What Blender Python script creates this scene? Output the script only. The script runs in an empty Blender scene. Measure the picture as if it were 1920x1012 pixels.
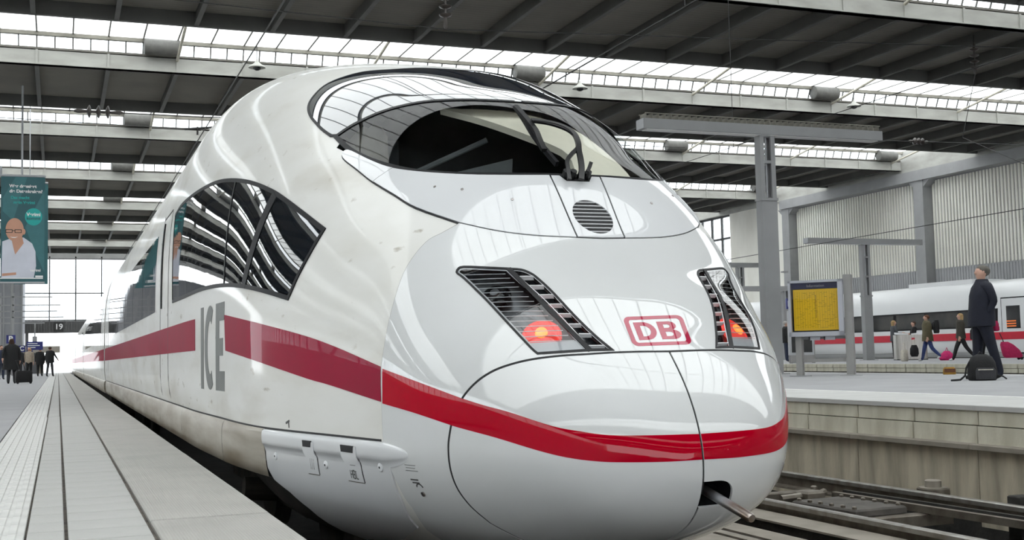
import bpy, bmesh, math, random
import numpy as np
from mathutils import Vector, Matrix
from mathutils.geometry import delaunay_2d_cdt

# ------------------------------------------------------------------ camera, sky, exposure
SC = bpy.context.scene
COL = SC.collection
CAM = (-2.554, -4.4357, 1.44)
YAW, PITCH, ROLL = 0.36758, 0.07097, -0.02257
cam_data = bpy.data.cameras.new('camera')
cam_data.sensor_fit = 'HORIZONTAL'
cam_data.sensor_width = 36.0
cam_data.lens = 36.0 * 2215.34 / 1920.0
cam_data.clip_end = 600
cam_ob = bpy.data.objects.new('camera', cam_data)
COL.objects.link(cam_ob)
_f = Vector((math.sin(YAW) * math.cos(PITCH), math.cos(YAW) * math.cos(PITCH), math.sin(PITCH)))
_r = Vector((math.cos(YAW), -math.sin(YAW), 0))
_u = _r.cross(_f)
_r2 = _r * math.cos(ROLL) + _u * math.sin(ROLL)
_u2 = -_r * math.sin(ROLL) + _u * math.cos(ROLL)
_m = Matrix((_r2, _u2, -_f)).transposed().to_4x4()
_m.translation = CAM
cam_ob.matrix_world = _m
SC.camera = cam_ob

world = bpy.data.worlds.new('overcast_sky')
SC.world = world
world.use_nodes = True
_bg = world.node_tree.nodes['Background']
_bg.inputs['Color'].default_value = (0.93, 0.97, 1.0, 1)
_bg.inputs['Strength'].default_value = 5.2
SC.view_settings.view_transform = 'Standard'
SC.view_settings.look = 'None'
SC.view_settings.gamma = 1
SC.view_settings.use_curve_mapping = False
SC.view_settings.exposure = -0.1
SC.cycles.max_bounces = 10
SC.cycles.diffuse_bounces = 5
SC.cycles.transparent_max_bounces = 12
random.seed(7)
R = math.radians

# ------------------------------------------------------------------ materials
MATS = {}
def mat(name, col, rough=0.5, metal=0.0, var=0.0, scale=6.0, bump=0.0, bscale=40.0, col2=None,
        coat=0.0, emit=None, estr=0.0, ior=1.45, stretch=(1, 1, 1), spec=0.5, detail=6.0, coat_rough=0.02):
    """procedural principled material; var mixes col with col2 through a noise field"""
    m = bpy.data.materials.new(name)
    m.use_nodes = True
    nt = m.node_tree
    b = nt.nodes['Principled BSDF']
    b.inputs['Roughness'].default_value = rough
    b.inputs['Metallic'].default_value = metal
    b.inputs['IOR'].default_value = ior
    b.inputs['Specular IOR Level'].default_value = spec
    if coat:
        b.inputs['Coat Weight'].default_value = coat
        b.inputs['Coat Roughness'].default_value = coat_rough
        b.inputs['Coat IOR'].default_value = 1.6
    c1 = tuple(col) + (1,)
    tc = nt.nodes.new('ShaderNodeTexCoord')
    mp = nt.nodes.new('ShaderNodeMapping')
    mp.inputs['Scale'].default_value = stretch
    nt.links.new(tc.outputs['Object'], mp.inputs['Vector'])
    nz = nt.nodes.new('ShaderNodeTexNoise')
    nz.inputs['Scale'].default_value = scale
    nz.inputs['Detail'].default_value = detail
    nt.links.new(mp.outputs['Vector'], nz.inputs['Vector'])
    rp = nt.nodes.new('ShaderNodeValToRGB')
    rp.color_ramp.elements[0].position = 0.35
    rp.color_ramp.elements[1].position = 0.7
    if col2 is None:
        col2 = tuple(c * (1 - var) for c in col)
    rp.color_ramp.elements[0].color = c1
    rp.color_ramp.elements[1].color = tuple(col2) + (1,)
    nt.links.new(nz.outputs['Fac'], rp.inputs['Fac'])
    nt.links.new(rp.outputs['Color'], b.inputs['Base Color'])
    if bump:
        n2 = nt.nodes.new('ShaderNodeTexNoise')
        n2.inputs['Scale'].default_value = bscale
        n2.inputs['Detail'].default_value = 2
        nt.links.new(mp.outputs['Vector'], n2.inputs['Vector'])
        bp = nt.nodes.new('ShaderNodeBump')
        bp.inputs['Strength'].default_value = bump
        bp.inputs['Distance'].default_value = 0.02
        nt.links.new(n2.outputs['Fac'], bp.inputs['Height'])
        nt.links.new(bp.outputs['Normal'], b.inputs['Normal'])
    if emit:
        b.inputs['Emission Color'].default_value = tuple(emit) + (1,)
        b.inputs['Emission Strength'].default_value = estr
    MATS[name] = m
    return m

def glass_mat(name, tint, gloss=1.0, rough=0.01, ior=1.5, milky=0.0, base=0.0):
    """thin clear sheet: straight-through transmission plus a Fresnel mirror, optionally milky"""
    m = bpy.data.materials.new(name)
    m.use_nodes = True
    nt = m.node_tree
    nt.nodes.clear()
    out = nt.nodes.new('ShaderNodeOutputMaterial')
    tr = nt.nodes.new('ShaderNodeBsdfTransparent')
    tr.inputs['Color'].default_value = tuple(tint) + (1,)
    last = tr.outputs[0]
    if milky:
        tl = nt.nodes.new('ShaderNodeBsdfTranslucent')
        tl.inputs['Color'].default_value = (0.93, 0.93, 0.91, 1)
        nz = nt.nodes.new('ShaderNodeTexNoise')
        nz.inputs['Scale'].default_value = 1.5
        mr = nt.nodes.new('ShaderNodeMapRange')
        mr.inputs['To Min'].default_value = milky * 0.8
        mr.inputs['To Max'].default_value = min(1, milky * 1.2)
        nt.links.new(nz.outputs['Fac'], mr.inputs['Value'])
        mx = nt.nodes.new('ShaderNodeMixShader')
        nt.links.new(mr.outputs[0], mx.inputs[0])
        nt.links.new(last, mx.inputs[1])
        nt.links.new(tl.outputs[0], mx.inputs[2])
        last = mx.outputs[0]
    gl = nt.nodes.new('ShaderNodeBsdfGlossy')
    gl.inputs['Roughness'].default_value = rough
    fr = nt.nodes.new('ShaderNodeFresnel')
    fr.inputs['IOR'].default_value = ior
    ma = nt.nodes.new('ShaderNodeMath')
    ma.operation = 'MULTIPLY_ADD'
    ma.inputs[1].default_value = gloss
    ma.inputs[2].default_value = base
    ma.use_clamp = True
    nt.links.new(fr.outputs[0], ma.inputs[0])
    m2 = nt.nodes.new('ShaderNodeMixShader')
    nt.links.new(ma.outputs[0], m2.inputs[0])
    nt.links.new(last, m2.inputs[1])
    nt.links.new(gl.outputs[0], m2.inputs[2])
    nt.links.new(m2.outputs[0], out.inputs['Surface'])
    MATS[name] = m
    return m

mat('paint_nose', (0.635, 0.645, 0.65), 0.4, scale=3, coat=1.0, spec=0.12, col2=(0.615, 0.625, 0.625))
mat('paint_panel', (0.635, 0.645, 0.66), 0.4, var=0.03, scale=3, coat=0.8, spec=0.12)
mat('paint_body', (0.72, 0.715, 0.69), 0.4, spec=0.2, scale=2.2, col2=(0.66, 0.65, 0.61), coat=0.3, coat_rough=0.07, stretch=(1, 0.5, 2))
def flecks(name, col, scale, lo, hi, stretch=(1, 1, 1), amount=0.7):
    nt = MATS[name].node_tree
    b = nt.nodes['Principled BSDF']
    src = b.inputs['Base Color'].links[0].from_socket
    tc = nt.nodes.new('ShaderNodeTexCoord'); mp = nt.nodes.new('ShaderNodeMapping'); mp.inputs['Scale'].default_value = stretch
    nt.links.new(tc.outputs['Object'], mp.inputs['Vector'])
    nz = nt.nodes.new('ShaderNodeTexNoise'); nz.inputs['Scale'].default_value = scale; nz.inputs['Detail'].default_value = 5
    nt.links.new(mp.outputs['Vector'], nz.inputs['Vector'])
    mr = nt.nodes.new('ShaderNodeMapRange'); mr.inputs['From Min'].default_value = lo; mr.inputs['From Max'].default_value = hi; mr.inputs['To Max'].default_value = amount
    nt.links.new(nz.outputs['Fac'], mr.inputs['Value'])
    mx = nt.nodes.new('ShaderNodeMix'); mx.data_type = 'RGBA'
    nt.links.new(mr.outputs[0], mx.inputs[0]); nt.links.new(src, mx.inputs[6]); mx.inputs[7].default_value = tuple(col) + (1,)
    nt.links.new(mx.outputs[2], b.inputs['Base Color'])
flecks('paint_body', (0.30, 0.26, 0.20), 7.0, 0.66, 0.74, (1, 0.6, 1.6))
flecks('paint_body', (0.47, 0.44, 0.38), 1.1, 0.52, 0.75, (1, 0.5, 2.0))
mat('paint_skirt', (0.43, 0.40, 0.34), 0.35, scale=2.5, col2=(0.20, 0.155, 0.10), stretch=(1, 0.4, 3))
mat('red_bright', (0.42, 0.0, 0.012), 0.5, var=0.06, scale=3, coat=0.4, spec=0.0)
mat('red_worn', (0.29, 0.004, 0.032), 0.5, scale=4, col2=(0.26, 0.006, 0.032), coat=0.15, spec=0.05)
mat('red_logo', (0.40, 0.003, 0.045), 0.5, var=0.08, scale=3, coat=0.8, spec=0.1)
mat('seam', (0.012, 0.012, 0.014), 0.6, var=0.2)
mat('seam_grey', (0.16, 0.15, 0.13), 0.6, var=0.3)
mat('letter_grey', (0.17, 0.175, 0.17), 0.5, var=0.1, spec=0.2)
mat('print_dark', (0.06, 0.06, 0.06), 0.5, var=0.2)
mat('window_dark', (0.012, 0.015, 0.02), 0.02, var=0.3, scale=2, ior=1.75, bump=0.045, bscale=2.2)
mat('upper_glass', (0.012, 0.018, 0.032), 0.015, var=0.3, scale=2, ior=2.1)
mat('rubber', (0.012, 0.012, 0.014), 0.5, var=0.3, scale=10, spec=0.15)
mat('black_plastic', (0.009, 0.009, 0.01), 0.35, var=0.3, scale=12)
mat('underframe', (0.02, 0.019, 0.018), 0.85, col2=(0.05, 0.042, 0.035), scale=5)
mat('steel', (0.42, 0.43, 0.45), 0.3, 0.9, scale=9, col2=(0.25, 0.18, 0.13))
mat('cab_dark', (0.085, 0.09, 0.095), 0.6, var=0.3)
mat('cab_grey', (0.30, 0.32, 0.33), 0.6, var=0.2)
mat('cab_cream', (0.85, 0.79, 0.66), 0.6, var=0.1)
mat('seat_beige', (0.75, 0.70, 0.60), 0.7, var=0.15)
mat('lamp_housing', (0.20, 0.21, 0.22), 0.3, 0.4, var=0.3)
mat('lamp_black', (0.02, 0.022, 0.025), 0.15, var=0.3)
mat('lamp_white', (0.72, 0.73, 0.75), 0.3, var=0.05)
mat('lamp_red', (0.75, 0.03, 0.02), 0.2, var=0.2, emit=(1.0, 0.10, 0.08), estr=0.6)
mat('lamp_core', (0.9, 0.3, 0.1), 0.2, var=0.2, emit=(1.0, 0.30, 0.05), estr=1.6)
mat('slat_white', (0.75, 0.76, 0.78), 0.3, var=0.05)
glass_mat('windscreen', (0.86, 0.89, 0.89), 0.42, 0.006, 1.5)
glass_mat('lamp_glass', (0.9, 0.92, 0.93), 1.2, 0.01, 1.5)

# ------------------------------------------------------------------ object helpers
def link(o, parent=None):
    COL.objects.link(o)
    if parent is not None:
        o.parent = parent
    return o

def tag(o, label=None, cat=None, group=None, kind=None):
    if label: o['label'] = label
    if cat: o['category'] = cat
    if group: o['group'] = group
    if kind: o['kind'] = kind
    return o

def empty(name, loc=(0, 0, 0), rz=0.0):
    o = bpy.data.objects.new(name, None)
    o.empty_display_size = 0.2
    o.location = loc
    o.rotation_euler = (0, 0, rz)
    return link(o)

def thing(name, label, cat, loc=(0, 0, 0), rz=0.0, group=None):
    return tag(empty(name, loc, rz), label, cat, group)

def to_mesh(name, verts, faces, mats, idx=None, smooth=False, normals=None):
    me = bpy.data.meshes.new(name)
    me.from_pydata([tuple(map(float, v)) for v in verts], [], [tuple(map(int, f)) for f in faces])
    if isinstance(mats, str): mats = [mats]
    for m in mats: me.materials.append(MATS[m])
    if idx is not None: me.polygons.foreach_set('material_index', list(idx))
    if smooth: me.polygons.foreach_set('use_smooth', [True] * len(me.polygons))
    me.update()
    if normals is not None:
        me.normals_split_custom_set_from_vertices([tuple(map(float, n)) for n in normals])
    return me

def mobj(name, me, parent=None, loc=(0, 0, 0), rot=(0, 0, 0), scale=None):
    o = bpy.data.objects.new(name, me)
    o.location = loc
    o.rotation_euler = rot
    if scale is not None: o.scale = scale
    return link(o, parent)

class MB:
    """collects boxes, prisms, tubes and lathes; build() links them as one mesh object"""
    def __init__(s): s.v, s.f, s.sm = [], [], False
    def add(s, vs, fs):
        n = len(s.v)
        s.v += [tuple(v) for v in vs]
        s.f += [tuple(i + n for i in f) for f in fs]
        return s
    def box(s, x0, x1, y0, y1, z0, z1):
        return s.add([(x0, y0, z0), (x1, y0, z0), (x1, y1, z0), (x0, y1, z0), (x0, y0, z1), (x1, y0, z1), (x1, y1, z1), (x0, y1, z1)],
                     [(0, 3, 2, 1), (4, 5, 6, 7), (0, 1, 5, 4), (1, 2, 6, 5), (2, 3, 7, 6), (3, 0, 4, 7)])
    def bbox(s, x0, x1, y0, y1, z0, z1, b=0.01):
        """box with bevelled top edges"""
        return s.add([(x0, y0, z0), (x1, y0, z0), (x1, y1, z0), (x0, y1, z0),
                      (x0, y0, z1 - b), (x1, y0, z1 - b), (x1, y1, z1 - b), (x0, y1, z1 - b),
                      (x0 + b, y0 + b, z1), (x1 - b, y0 + b, z1), (x1 - b, y1 - b, z1), (x0 + b, y1 - b, z1)],
                     [(0, 3, 2, 1), (0, 1, 5, 4), (1, 2, 6, 5), (2, 3, 7, 6), (3, 0, 4, 7),
                      (4, 5, 9, 8), (5, 6, 10, 9), (6, 7, 11, 10), (7, 4, 8, 11), (8, 9, 10, 11)])
    def tube(s, path, r, n=8, cap=True):
        P = [Vector(p) for p in path]
        rr = r if isinstance(r, (list, tuple)) else [r] * len(P)
        vs, fs = [], []
        up = None
        for i, p in enumerate(P):
            t = (P[min(i + 1, len(P) - 1)] - P[max(i - 1, 0)]).normalized()
            if up is None:
                up = Vector((0, 0, 1)) if abs(t.z) < 0.9 else Vector((1, 0, 0))
            a = t.cross(up).normalized()
            up = a.cross(t).normalized()
            for k in range(n):
                w = 2 * math.pi * k / n
                vs.append(p + (a * math.cos(w) + up * math.sin(w)) * rr[i])
        for i in range(len(P) - 1):
            for k in range(n):
                fs.append((i * n + k, i * n + (k + 1) % n, (i + 1) * n + (k + 1) % n, (i + 1) * n + k))
        if cap:
            fs.append(tuple(range(n))[::-1])
            fs.append(tuple((len(P) - 1) * n + k for k in range(n)))
        return s.add(vs, fs)
    def lathe(s, prof, c=(0, 0, 0), n=16, axis='z'):
        vs, fs = [], []
        for r, h in prof:
            for k in range(n):
                w = 2 * math.pi * k / n
                p = (r * math.cos(w), r * math.sin(w), h)
                if axis == 'x': p = (p[2], p[0], p[1])
                if axis == 'y': p = (p[0], p[2], p[1])
                vs.append((p[0] + c[0], p[1] + c[1], p[2] + c[2]))
        for i in range(len(prof) - 1):
            for k in range(n):
                fs.append((i * n + k, i * n + (k + 1) % n, (i + 1) * n + (k + 1) % n, (i + 1) * n + k))
        fs.append(tuple(range(n))[::-1])
        fs.append(tuple((len(prof) - 1) * n + k for k in range(n)))
        return s.add(vs, fs)
    def prism(s, poly, a, b, plane='xz'):
        """polygon extruded from a to b along the third axis"""
        n = len(poly)
        def P(p, t):
            return {'xz': (p[0], t, p[1]), 'yz': (t, p[0], p[1]), 'xy': (p[0], p[1], t)}[plane]
        return s.add([P(p, a) for p in poly] + [P(p, b) for p in poly],
                     [tuple(range(n))[::-1], tuple(range(n, 2 * n))] + [(i, (i + 1) % n, n + (i + 1) % n, n + i) for i in range(n)])
    def loft(s, rings, cap=True):
        n = len(rings[0]); m = len(rings)
        vs = [p for r in rings for p in r]
        fs = [(i * n + k, i * n + (k + 1) % n, (i + 1) * n + (k + 1) % n, (i + 1) * n + k) for i in range(m - 1) for k in range(n)]
        if cap:
            fs.append(tuple(range(n))[::-1]); fs.append(tuple((m - 1) * n + k for k in range(n)))
        return s.add(vs, fs)
    def mesh(s, name, m, smooth=False):
        me = to_mesh(name, s.v, s.f, m, smooth=smooth)
        bm = bmesh.new(); bm.from_mesh(me)
        bmesh.ops.recalc_face_normals(bm, faces=bm.faces)
        bm.to_mesh(me); bm.free()
        if smooth:
            me.set_sharp_from_angle(angle=R(40))
        return me
    def build(s, name, m, parent=None, smooth=False, loc=(0, 0, 0), rot=(0, 0, 0)):
        return mobj(name, s.mesh(name, m, smooth), parent, loc, rot)

def text(name, body, size, m, parent, loc, rot, depth=0.002, align='CENTER', bold=0.0, sx=1.0):
    cu = bpy.data.curves.new(name, 'FONT')
    cu.body = body; cu.size = size; cu.extrude = depth; cu.align_x = align; cu.align_y = 'CENTER'; cu.offset = bold
    t = bpy.data.objects.new(name, cu)
    COL.objects.link(t)
    dg = bpy.context.evaluated_depsgraph_get()
    me = bpy.data.meshes.new_from_object(t.evaluated_get(dg))
    bpy.data.objects.remove(t)
    me.materials.clear(); me.materials.append(MATS[m])
    return mobj(name, me, parent, loc, rot, (sx, 1, 1))
FE = {
 'snout': [(0.00019,0.02382),(-0.00511,0.0239),(-0.01039,0.02398),(-0.01561,0.02406),(-0.02071,0.02413),(-0.02566,0.02418),(-0.03044,0.0242),(-0.03506,0.02421),(-0.03958,0.02421),(-0.04405,0.02418),(-0.04851,0.02413),(-0.05297,0.02404),(-0.05741,0.02391),(-0.0618,0.02378),(-0.06617,0.02364),(-0.0705,0.02351),(-0.07479,0.02342),(-0.07905,0.02336),(-0.08331,0.02329),(-0.08756,0.02319),(-0.09182,0.02301),(-0.09615,0.02276),(-0.10056,0.02246),(-0.10495,0.02211),(-0.10923,0.0217),(-0.11328,0.02123),(-0.11707,0.02069),(-0.12068,0.0201),(-0.12414,0.01943),(-0.12753,0.01869),(-0.13088,0.01786),(-0.1342,0.01696),(-0.13746,0.016),(-0.14064,0.01495),(-0.14377,0.01376),(-0.14683,0.0124),(-0.14983,0.01087),(-0.15276,0.00921),(-0.15562,0.00738),(-0.15841,0.00539),(-0.16114,0.00322),(-0.16381,0.00085),(-0.16643,-0.00171),(-0.16897,-0.00444),(-0.17138,-0.00735),(-0.17363,-0.0104),(-0.17572,-0.01367),(-0.17767,-0.01716),(-0.17946,-0.02079),(-0.18108,-0.02446),(-0.18252,-0.0281),(-0.18373,-0.03173),(-0.18474,-0.0354),(-0.18557,-0.03906),(-0.18626,-0.04264),(-0.18684,-0.04608),(-0.18732,-0.04929),(-0.18767,-0.05232),(-0.1879,-0.05528),(-0.18799,-0.0583),(-0.18796,-0.06151),(-0.18783,-0.06494),(-0.1876,-0.06854),(-0.18723,-0.07222),(-0.18669,-0.07593),(-0.18593,-0.07959),(-0.18498,-0.08323),(-0.18386,-0.0869),(-0.18255,-0.09056),(-0.181,-0.09419),(-0.17917,-0.09775),(-0.17704,-0.10123),(-0.17465,-0.10467),(-0.17202,-0.10806),(-0.16918,-0.11141),(-0.16615,-0.11469),(-0.16284,-0.11787),(-0.15925,-0.12094),(-0.15548,-0.12401),(-0.15166,-0.12717),(-0.14788,-0.13056),(-0.1161,-0.14776),(-0.08484,-0.16013),(-0.04263,-0.16839),(0,-0.17106)],
 'joint': [(-0.17124,0.20056),(-0.1756,0.19845),(-0.17997,0.19641),(-0.18435,0.19443),(-0.1887,0.19251),(-0.19303,0.19064),(-0.19731,0.18912),(-0.20156,0.18796),(-0.20583,0.1867),(-0.21016,0.18492),(-0.21459,0.18219),(-0.21926,0.17832),(-0.22415,0.17362),(-0.22902,0.16841),(-0.23363,0.16299),(-0.23775,0.15762),(-0.24122,0.15254),(-0.24417,0.14755),(-0.24682,0.14225),(-0.24938,0.1363),(-0.25208,0.12935),(-0.255,0.12115),(-0.258,0.11199),(-0.26098,0.10231),(-0.26381,0.09257),(-0.26638,0.08316),(-0.26868,0.07377),(-0.27082,0.06414),(-0.27276,0.05466),(-0.27446,0.04574),(-0.27586,0.03777),(-0.27689,0.03109),(-0.27754,0.02543),(-0.27791,0.02026),(-0.27809,0.01506),(-0.27819,0.0093),(-0.2782,0.0031),(-0.27803,-0.00318),(-0.27774,-0.00971),(-0.27736,-0.01666),(-0.27695,-0.0242),(-0.27655,-0.03296),(-0.27613,-0.04282),(-0.27559,-0.05282),(-0.27488,-0.06204),(-0.27399,-0.06956),(-0.27287,-0.07494),(-0.27156,-0.07878),(-0.27008,-0.08174),(-0.26851,-0.08451),(-0.26692,-0.08775),(-0.26541,-0.09142),(-0.26397,-0.09507),(-0.26241,-0.0988),(-0.26059,-0.10273),(-0.25837,-0.10696),(-0.25554,-0.11185),(-0.25227,-0.1174),(-0.24892,-0.12317),(-0.24583,-0.12863),(-0.24324,-0.13319),(-0.24119,-0.13644),(-0.23943,-0.13866),(-0.23784,-0.14029),(-0.23629,-0.14178),(-0.2347,-0.14365),(-0.21946,-0.18074),(-0.19018,-0.21131),(-0.12288,-0.23758),(0,-0.24611)],
 'sur_bot': [(0.00011,0.16572),(-0.00762,0.16597),(-0.01496,0.1662),(-0.0229,0.1665),(-0.03243,0.16694),(-0.04432,0.16753),(-0.05779,0.1683),(-0.07147,0.16942),(-0.08413,0.171),(-0.0955,0.173),(-0.10632,0.17537),(-0.1169,0.17819),(-0.12753,0.18154),(-0.13827,0.18559),(-0.14906,0.19036),(-0.15999,0.19569),(-0.17118,0.20146)],
 'sur_bot2': [(-0.17118,0.20146),(-0.18489,0.21157),(-0.19978,0.22361),(-0.21495,0.23774),(-0.22911,0.25303),(-0.24088,0.26786),(-0.25072,0.28194),(-0.2599,0.29591),(-0.27,0.31087),(-0.28173,0.32745),(-0.29421,0.34509),(-0.3069,0.36339),(-0.31912,0.38179),(-0.33051,0.40017),(-0.34135,0.4188),(-0.35188,0.43755),(-0.36232,0.4562),(-0.37307,0.47501),(-0.38378,0.49375),(-0.39356,0.51129),(-0.40141,0.5263),(-0.40661,0.53754),(-0.40958,0.54545),(-0.41108,0.55131),(-0.41191,0.55649),(-0.41204,0.56116),(-0.41112,0.5646),(-0.40947,0.56691),(-0.40745,0.56819),(-0.40502,0.56846),(-0.40207,0.56765),(-0.39876,0.56579),(-0.39527,0.56286),(-0.39152,0.55848),(-0.38749,0.55283),(-0.38338,0.54674),(-0.37938,0.54101)],
 'sur_top': [(-0.37938,0.54101),(-0.36226,0.51291),(-0.34608,0.48665),(-0.33113,0.46316),(-0.31756,0.4431),(-0.30606,0.42696),(-0.29596,0.41348),(-0.28562,0.40085),(-0.27364,0.38774),(-0.25999,0.37417),(-0.24557,0.36094),(-0.2306,0.34812),(-0.21528,0.33573),(-0.19926,0.32354),(-0.18279,0.31216),(-0.16666,0.30255),(-0.15142,0.29515),(-0.13683,0.28978),(-0.12234,0.28597),(-0.108,0.28335),(-0.0939,0.28156),(-0.07977,0.28044),(-0.06551,0.27995),(-0.05162,0.27988),(-0.03864,0.28),(-0.0271,0.28014),(-0.01667,0.28028),(-0.00662,0.28043),(0.0038,0.28066)],
 'hatch': [(-0.03831,0.2812),(-0.03135,0.16609)],
 'sur_split': [(-0.27364,0.38774),(-0.31776,0.37921)],
 'ws_top': [(-0.44214,0.67719),(-0.43275,0.67702),(-0.42359,0.67726),(-0.41454,0.67752),(-0.40551,0.67741),(-0.3973,0.67716),(-0.38964,0.67679),(-0.38093,0.67578),(-0.36967,0.67377),(-0.35511,0.67121),(-0.33847,0.66865),(-0.32121,0.66596),(-0.30461,0.6626),(-0.28889,0.6583),(-0.2734,0.65339),(-0.25808,0.648),(-0.24284,0.64227),(-0.22795,0.63662),(-0.21331,0.63088),(-0.19844,0.62458),(-0.18288,0.61739),(-0.16625,0.60918),(-0.14891,0.60075),(-0.13146,0.5931),(-0.11445,0.5868),(-0.09804,0.58159),(-0.08177,0.57708),(-0.0653,0.57348),(-0.04823,0.57104),(-0.03038,0.5696),(-0.01184,0.5689),(0.00726,0.56883),(0.02694,0.56969)],
 'ws_bot': [(-0.44214,0.67719),(-0.43167,0.65227),(-0.42143,0.62804),(-0.41138,0.605),(-0.40148,0.58366),(-0.39239,0.5651),(-0.38391,0.54856),(-0.37478,0.53196),(-0.36395,0.51359),(-0.35133,0.4932),(-0.3378,0.4723),(-0.32378,0.45188),(-0.30963,0.43278),(-0.29504,0.41463),(-0.28014,0.39728),(-0.26571,0.3815),(-0.25237,0.36784),(-0.24066,0.3567),(-0.22989,0.34725),(-0.21885,0.33827),(-0.20653,0.32877),(-0.19334,0.31908),(-0.17975,0.31001),(-0.16502,0.3016),(-0.14846,0.29412),(-0.12835,0.28778),(-0.1053,0.28334),(-0.08192,0.28093),(-0.06105,0.27987),(-0.0441,0.27939),(-0.02939,0.27917),(-0.01545,0.27911),(-0.00074,0.27924)],
 'up': [(-0.45884,0.7042),(-0.46721,0.72162),(-0.47583,0.73958),(-0.48442,0.75794),(-0.49265,0.7765),(-0.50035,0.79504),(-0.50766,0.81369),(-0.5148,0.8329),(-0.52199,0.85315),(-0.5296,0.87501),(-0.5374,0.89822),(-0.54468,0.92192),(-0.55069,0.94516),(-0.55549,0.96814),(-0.55932,0.99119),(-0.56165,1.0134),(-0.56198,1.0338),(-0.56046,1.052),(-0.55727,1.0686),(-0.55194,1.0838),(-0.54406,1.0981),(-0.53331,1.1133),(-0.52009,1.1295),(-0.5051,1.1448),(-0.48904,1.1563),(-0.47215,1.1626),(-0.45422,1.1652),(-0.43531,1.1651),(-0.41545,1.1636),(-0.39454,1.1617),(-0.3727,1.1589),(-0.35023,1.1543),(-0.32752,1.1468),(-0.30486,1.1341),(-0.28225,1.1173),(-0.25949,1.1),(-0.23616,1.0858),(-0.21153,1.0775),(-0.1855,1.074),(-0.15848,1.0733),(-0.13129,1.0721),(-0.10355,1.0663),(-0.07514,1.0585),(-0.04788,1.0522),(-0.02387,1.0494),(-0.00579,1.0472),(0.00694,1.042),(0.01751,1.0357),(0.02936,1.0308)],
 'hl': [(-0.17888,0.12666),(-0.17841,0.12836),(-0.17793,0.13008),(-0.17684,0.13152),(-0.17557,0.13285),(-0.17369,0.13391),(-0.16932,0.13397),(-0.16082,0.13245),(-0.15007,0.1301),(-0.14036,0.128),(-0.13295,0.12648),(-0.12644,0.12512),(-0.11999,0.1238),(-0.11564,0.1229),(-0.1113,0.12202),(-0.10739,0.12076),(-0.10406,0.11894),(-0.10117,0.11673),(-0.09863,0.11431),(-0.09667,0.11214),(-0.09505,0.10976),(-0.09296,0.10599),(-0.09015,0.10054),(-0.08695,0.094),(-0.08348,0.0866),(-0.0796,0.07815),(-0.0753,0.06921),(-0.0709,0.06094),(-0.06647,0.05345),(-0.06206,0.0464),(-0.05792,0.04014),(-0.05411,0.03491),(-0.05049,0.03035),(-0.04695,0.02591),(-0.05353,0.026),(-0.06003,0.0261),(-0.06673,0.02612),(-0.07383,0.026),(-0.08112,0.0258),(-0.08833,0.02561),(-0.09535,0.02547),(-0.10233,0.02534),(-0.10933,0.02522),(-0.1107,0.02657),(-0.11208,0.02794),(-0.11465,0.03119),(-0.11929,0.03777),(-0.12531,0.04668),(-0.1315,0.05609),(-0.13741,0.06548),(-0.14353,0.07552),(-0.14988,0.08577),(-0.1569,0.09654),(-0.1642,0.1072),(-0.17021,0.11559),(-0.17383,0.1201),(-0.17578,0.12199),(-0.17715,0.12339),(-0.17813,0.12482),(-0.1785,0.12574),(-0.17888,0.12666)],
 'hl_div': [(-0.12067,0.1231),(-0.11026,0.10228),(-0.10111,0.08342),(-0.0921,0.06714),(-0.08312,0.05259),(-0.07452,0.03914),(-0.0666,0.02657)],
 'slatL': [(-0.11338,0.11131),(-0.10491,0.09765),(-0.09857,0.08499),(-0.0918,0.07357),(-0.08555,0.06296),(-0.07866,0.05226),(-0.07193,0.04255),(-0.06653,0.03154)],
 'slatR': [(-0.09719,0.10986),(-0.09004,0.09629),(-0.08355,0.08405),(-0.07701,0.07274),(-0.07071,0.06209),(-0.06464,0.05166),(-0.05824,0.04192),(-0.05203,0.03122)],
 'lineL': [(-0.17011,0.12246),(-0.16573,0.11535),(-0.16262,0.10857),(-0.16014,0.10214),(-0.15554,0.09574),(-0.15113,0.08899),(-0.14636,0.08263),(-0.14278,0.07665),(-0.13883,0.07073),(-0.13505,0.06461),(-0.13135,0.05889),(-0.1273,0.05306),(-0.12373,0.04792),(-0.11983,0.04252),(-0.11553,0.03756)],
 'lineR': [(-0.12514,0.11706),(-0.12115,0.11054),(-0.11791,0.10393),(-0.11461,0.09748),(-0.11139,0.09097),(-0.10766,0.08429),(-0.10394,0.07823),(-0.10071,0.07253),(-0.09748,0.06709),(-0.09429,0.06176),(-0.09114,0.05661),(-0.08761,0.05138),(-0.08456,0.04653),(-0.08112,0.04178),(-0.07695,0.03691)],
 'lamps': [(-0.14617,0.10275),(-0.13402,0.09528),(-0.11025,0.04974),(-0.09588,0.04878)],
 'stS_t': [(-0.17566,-0.01095),(-0.17022,-0.01251),(-0.16497,-0.01404),(-0.15979,-0.01551),(-0.15461,-0.01691),(-0.14968,-0.0181),(-0.14495,-0.01914),(-0.13985,-0.02031),(-0.13387,-0.02185),(-0.12646,-0.02404),(-0.1182,-0.02661),(-0.11018,-0.02906),(-0.10333,-0.03092),(-0.0979,-0.03207),(-0.09327,-0.03279),(-0.08896,-0.03332),(-0.08452,-0.03386),(-0.08008,-0.0345),(-0.07578,-0.03511),(-0.07116,-0.03563),(-0.06573,-0.036),(-0.05921,-0.0362),(-0.05185,-0.03629),(-0.04392,-0.03634),(-0.03574,-0.03641),(-0.02725,-0.03649),(-0.01827,-0.03655),(-0.00892,-0.03664),(0.00061,-0.0368)],
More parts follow.
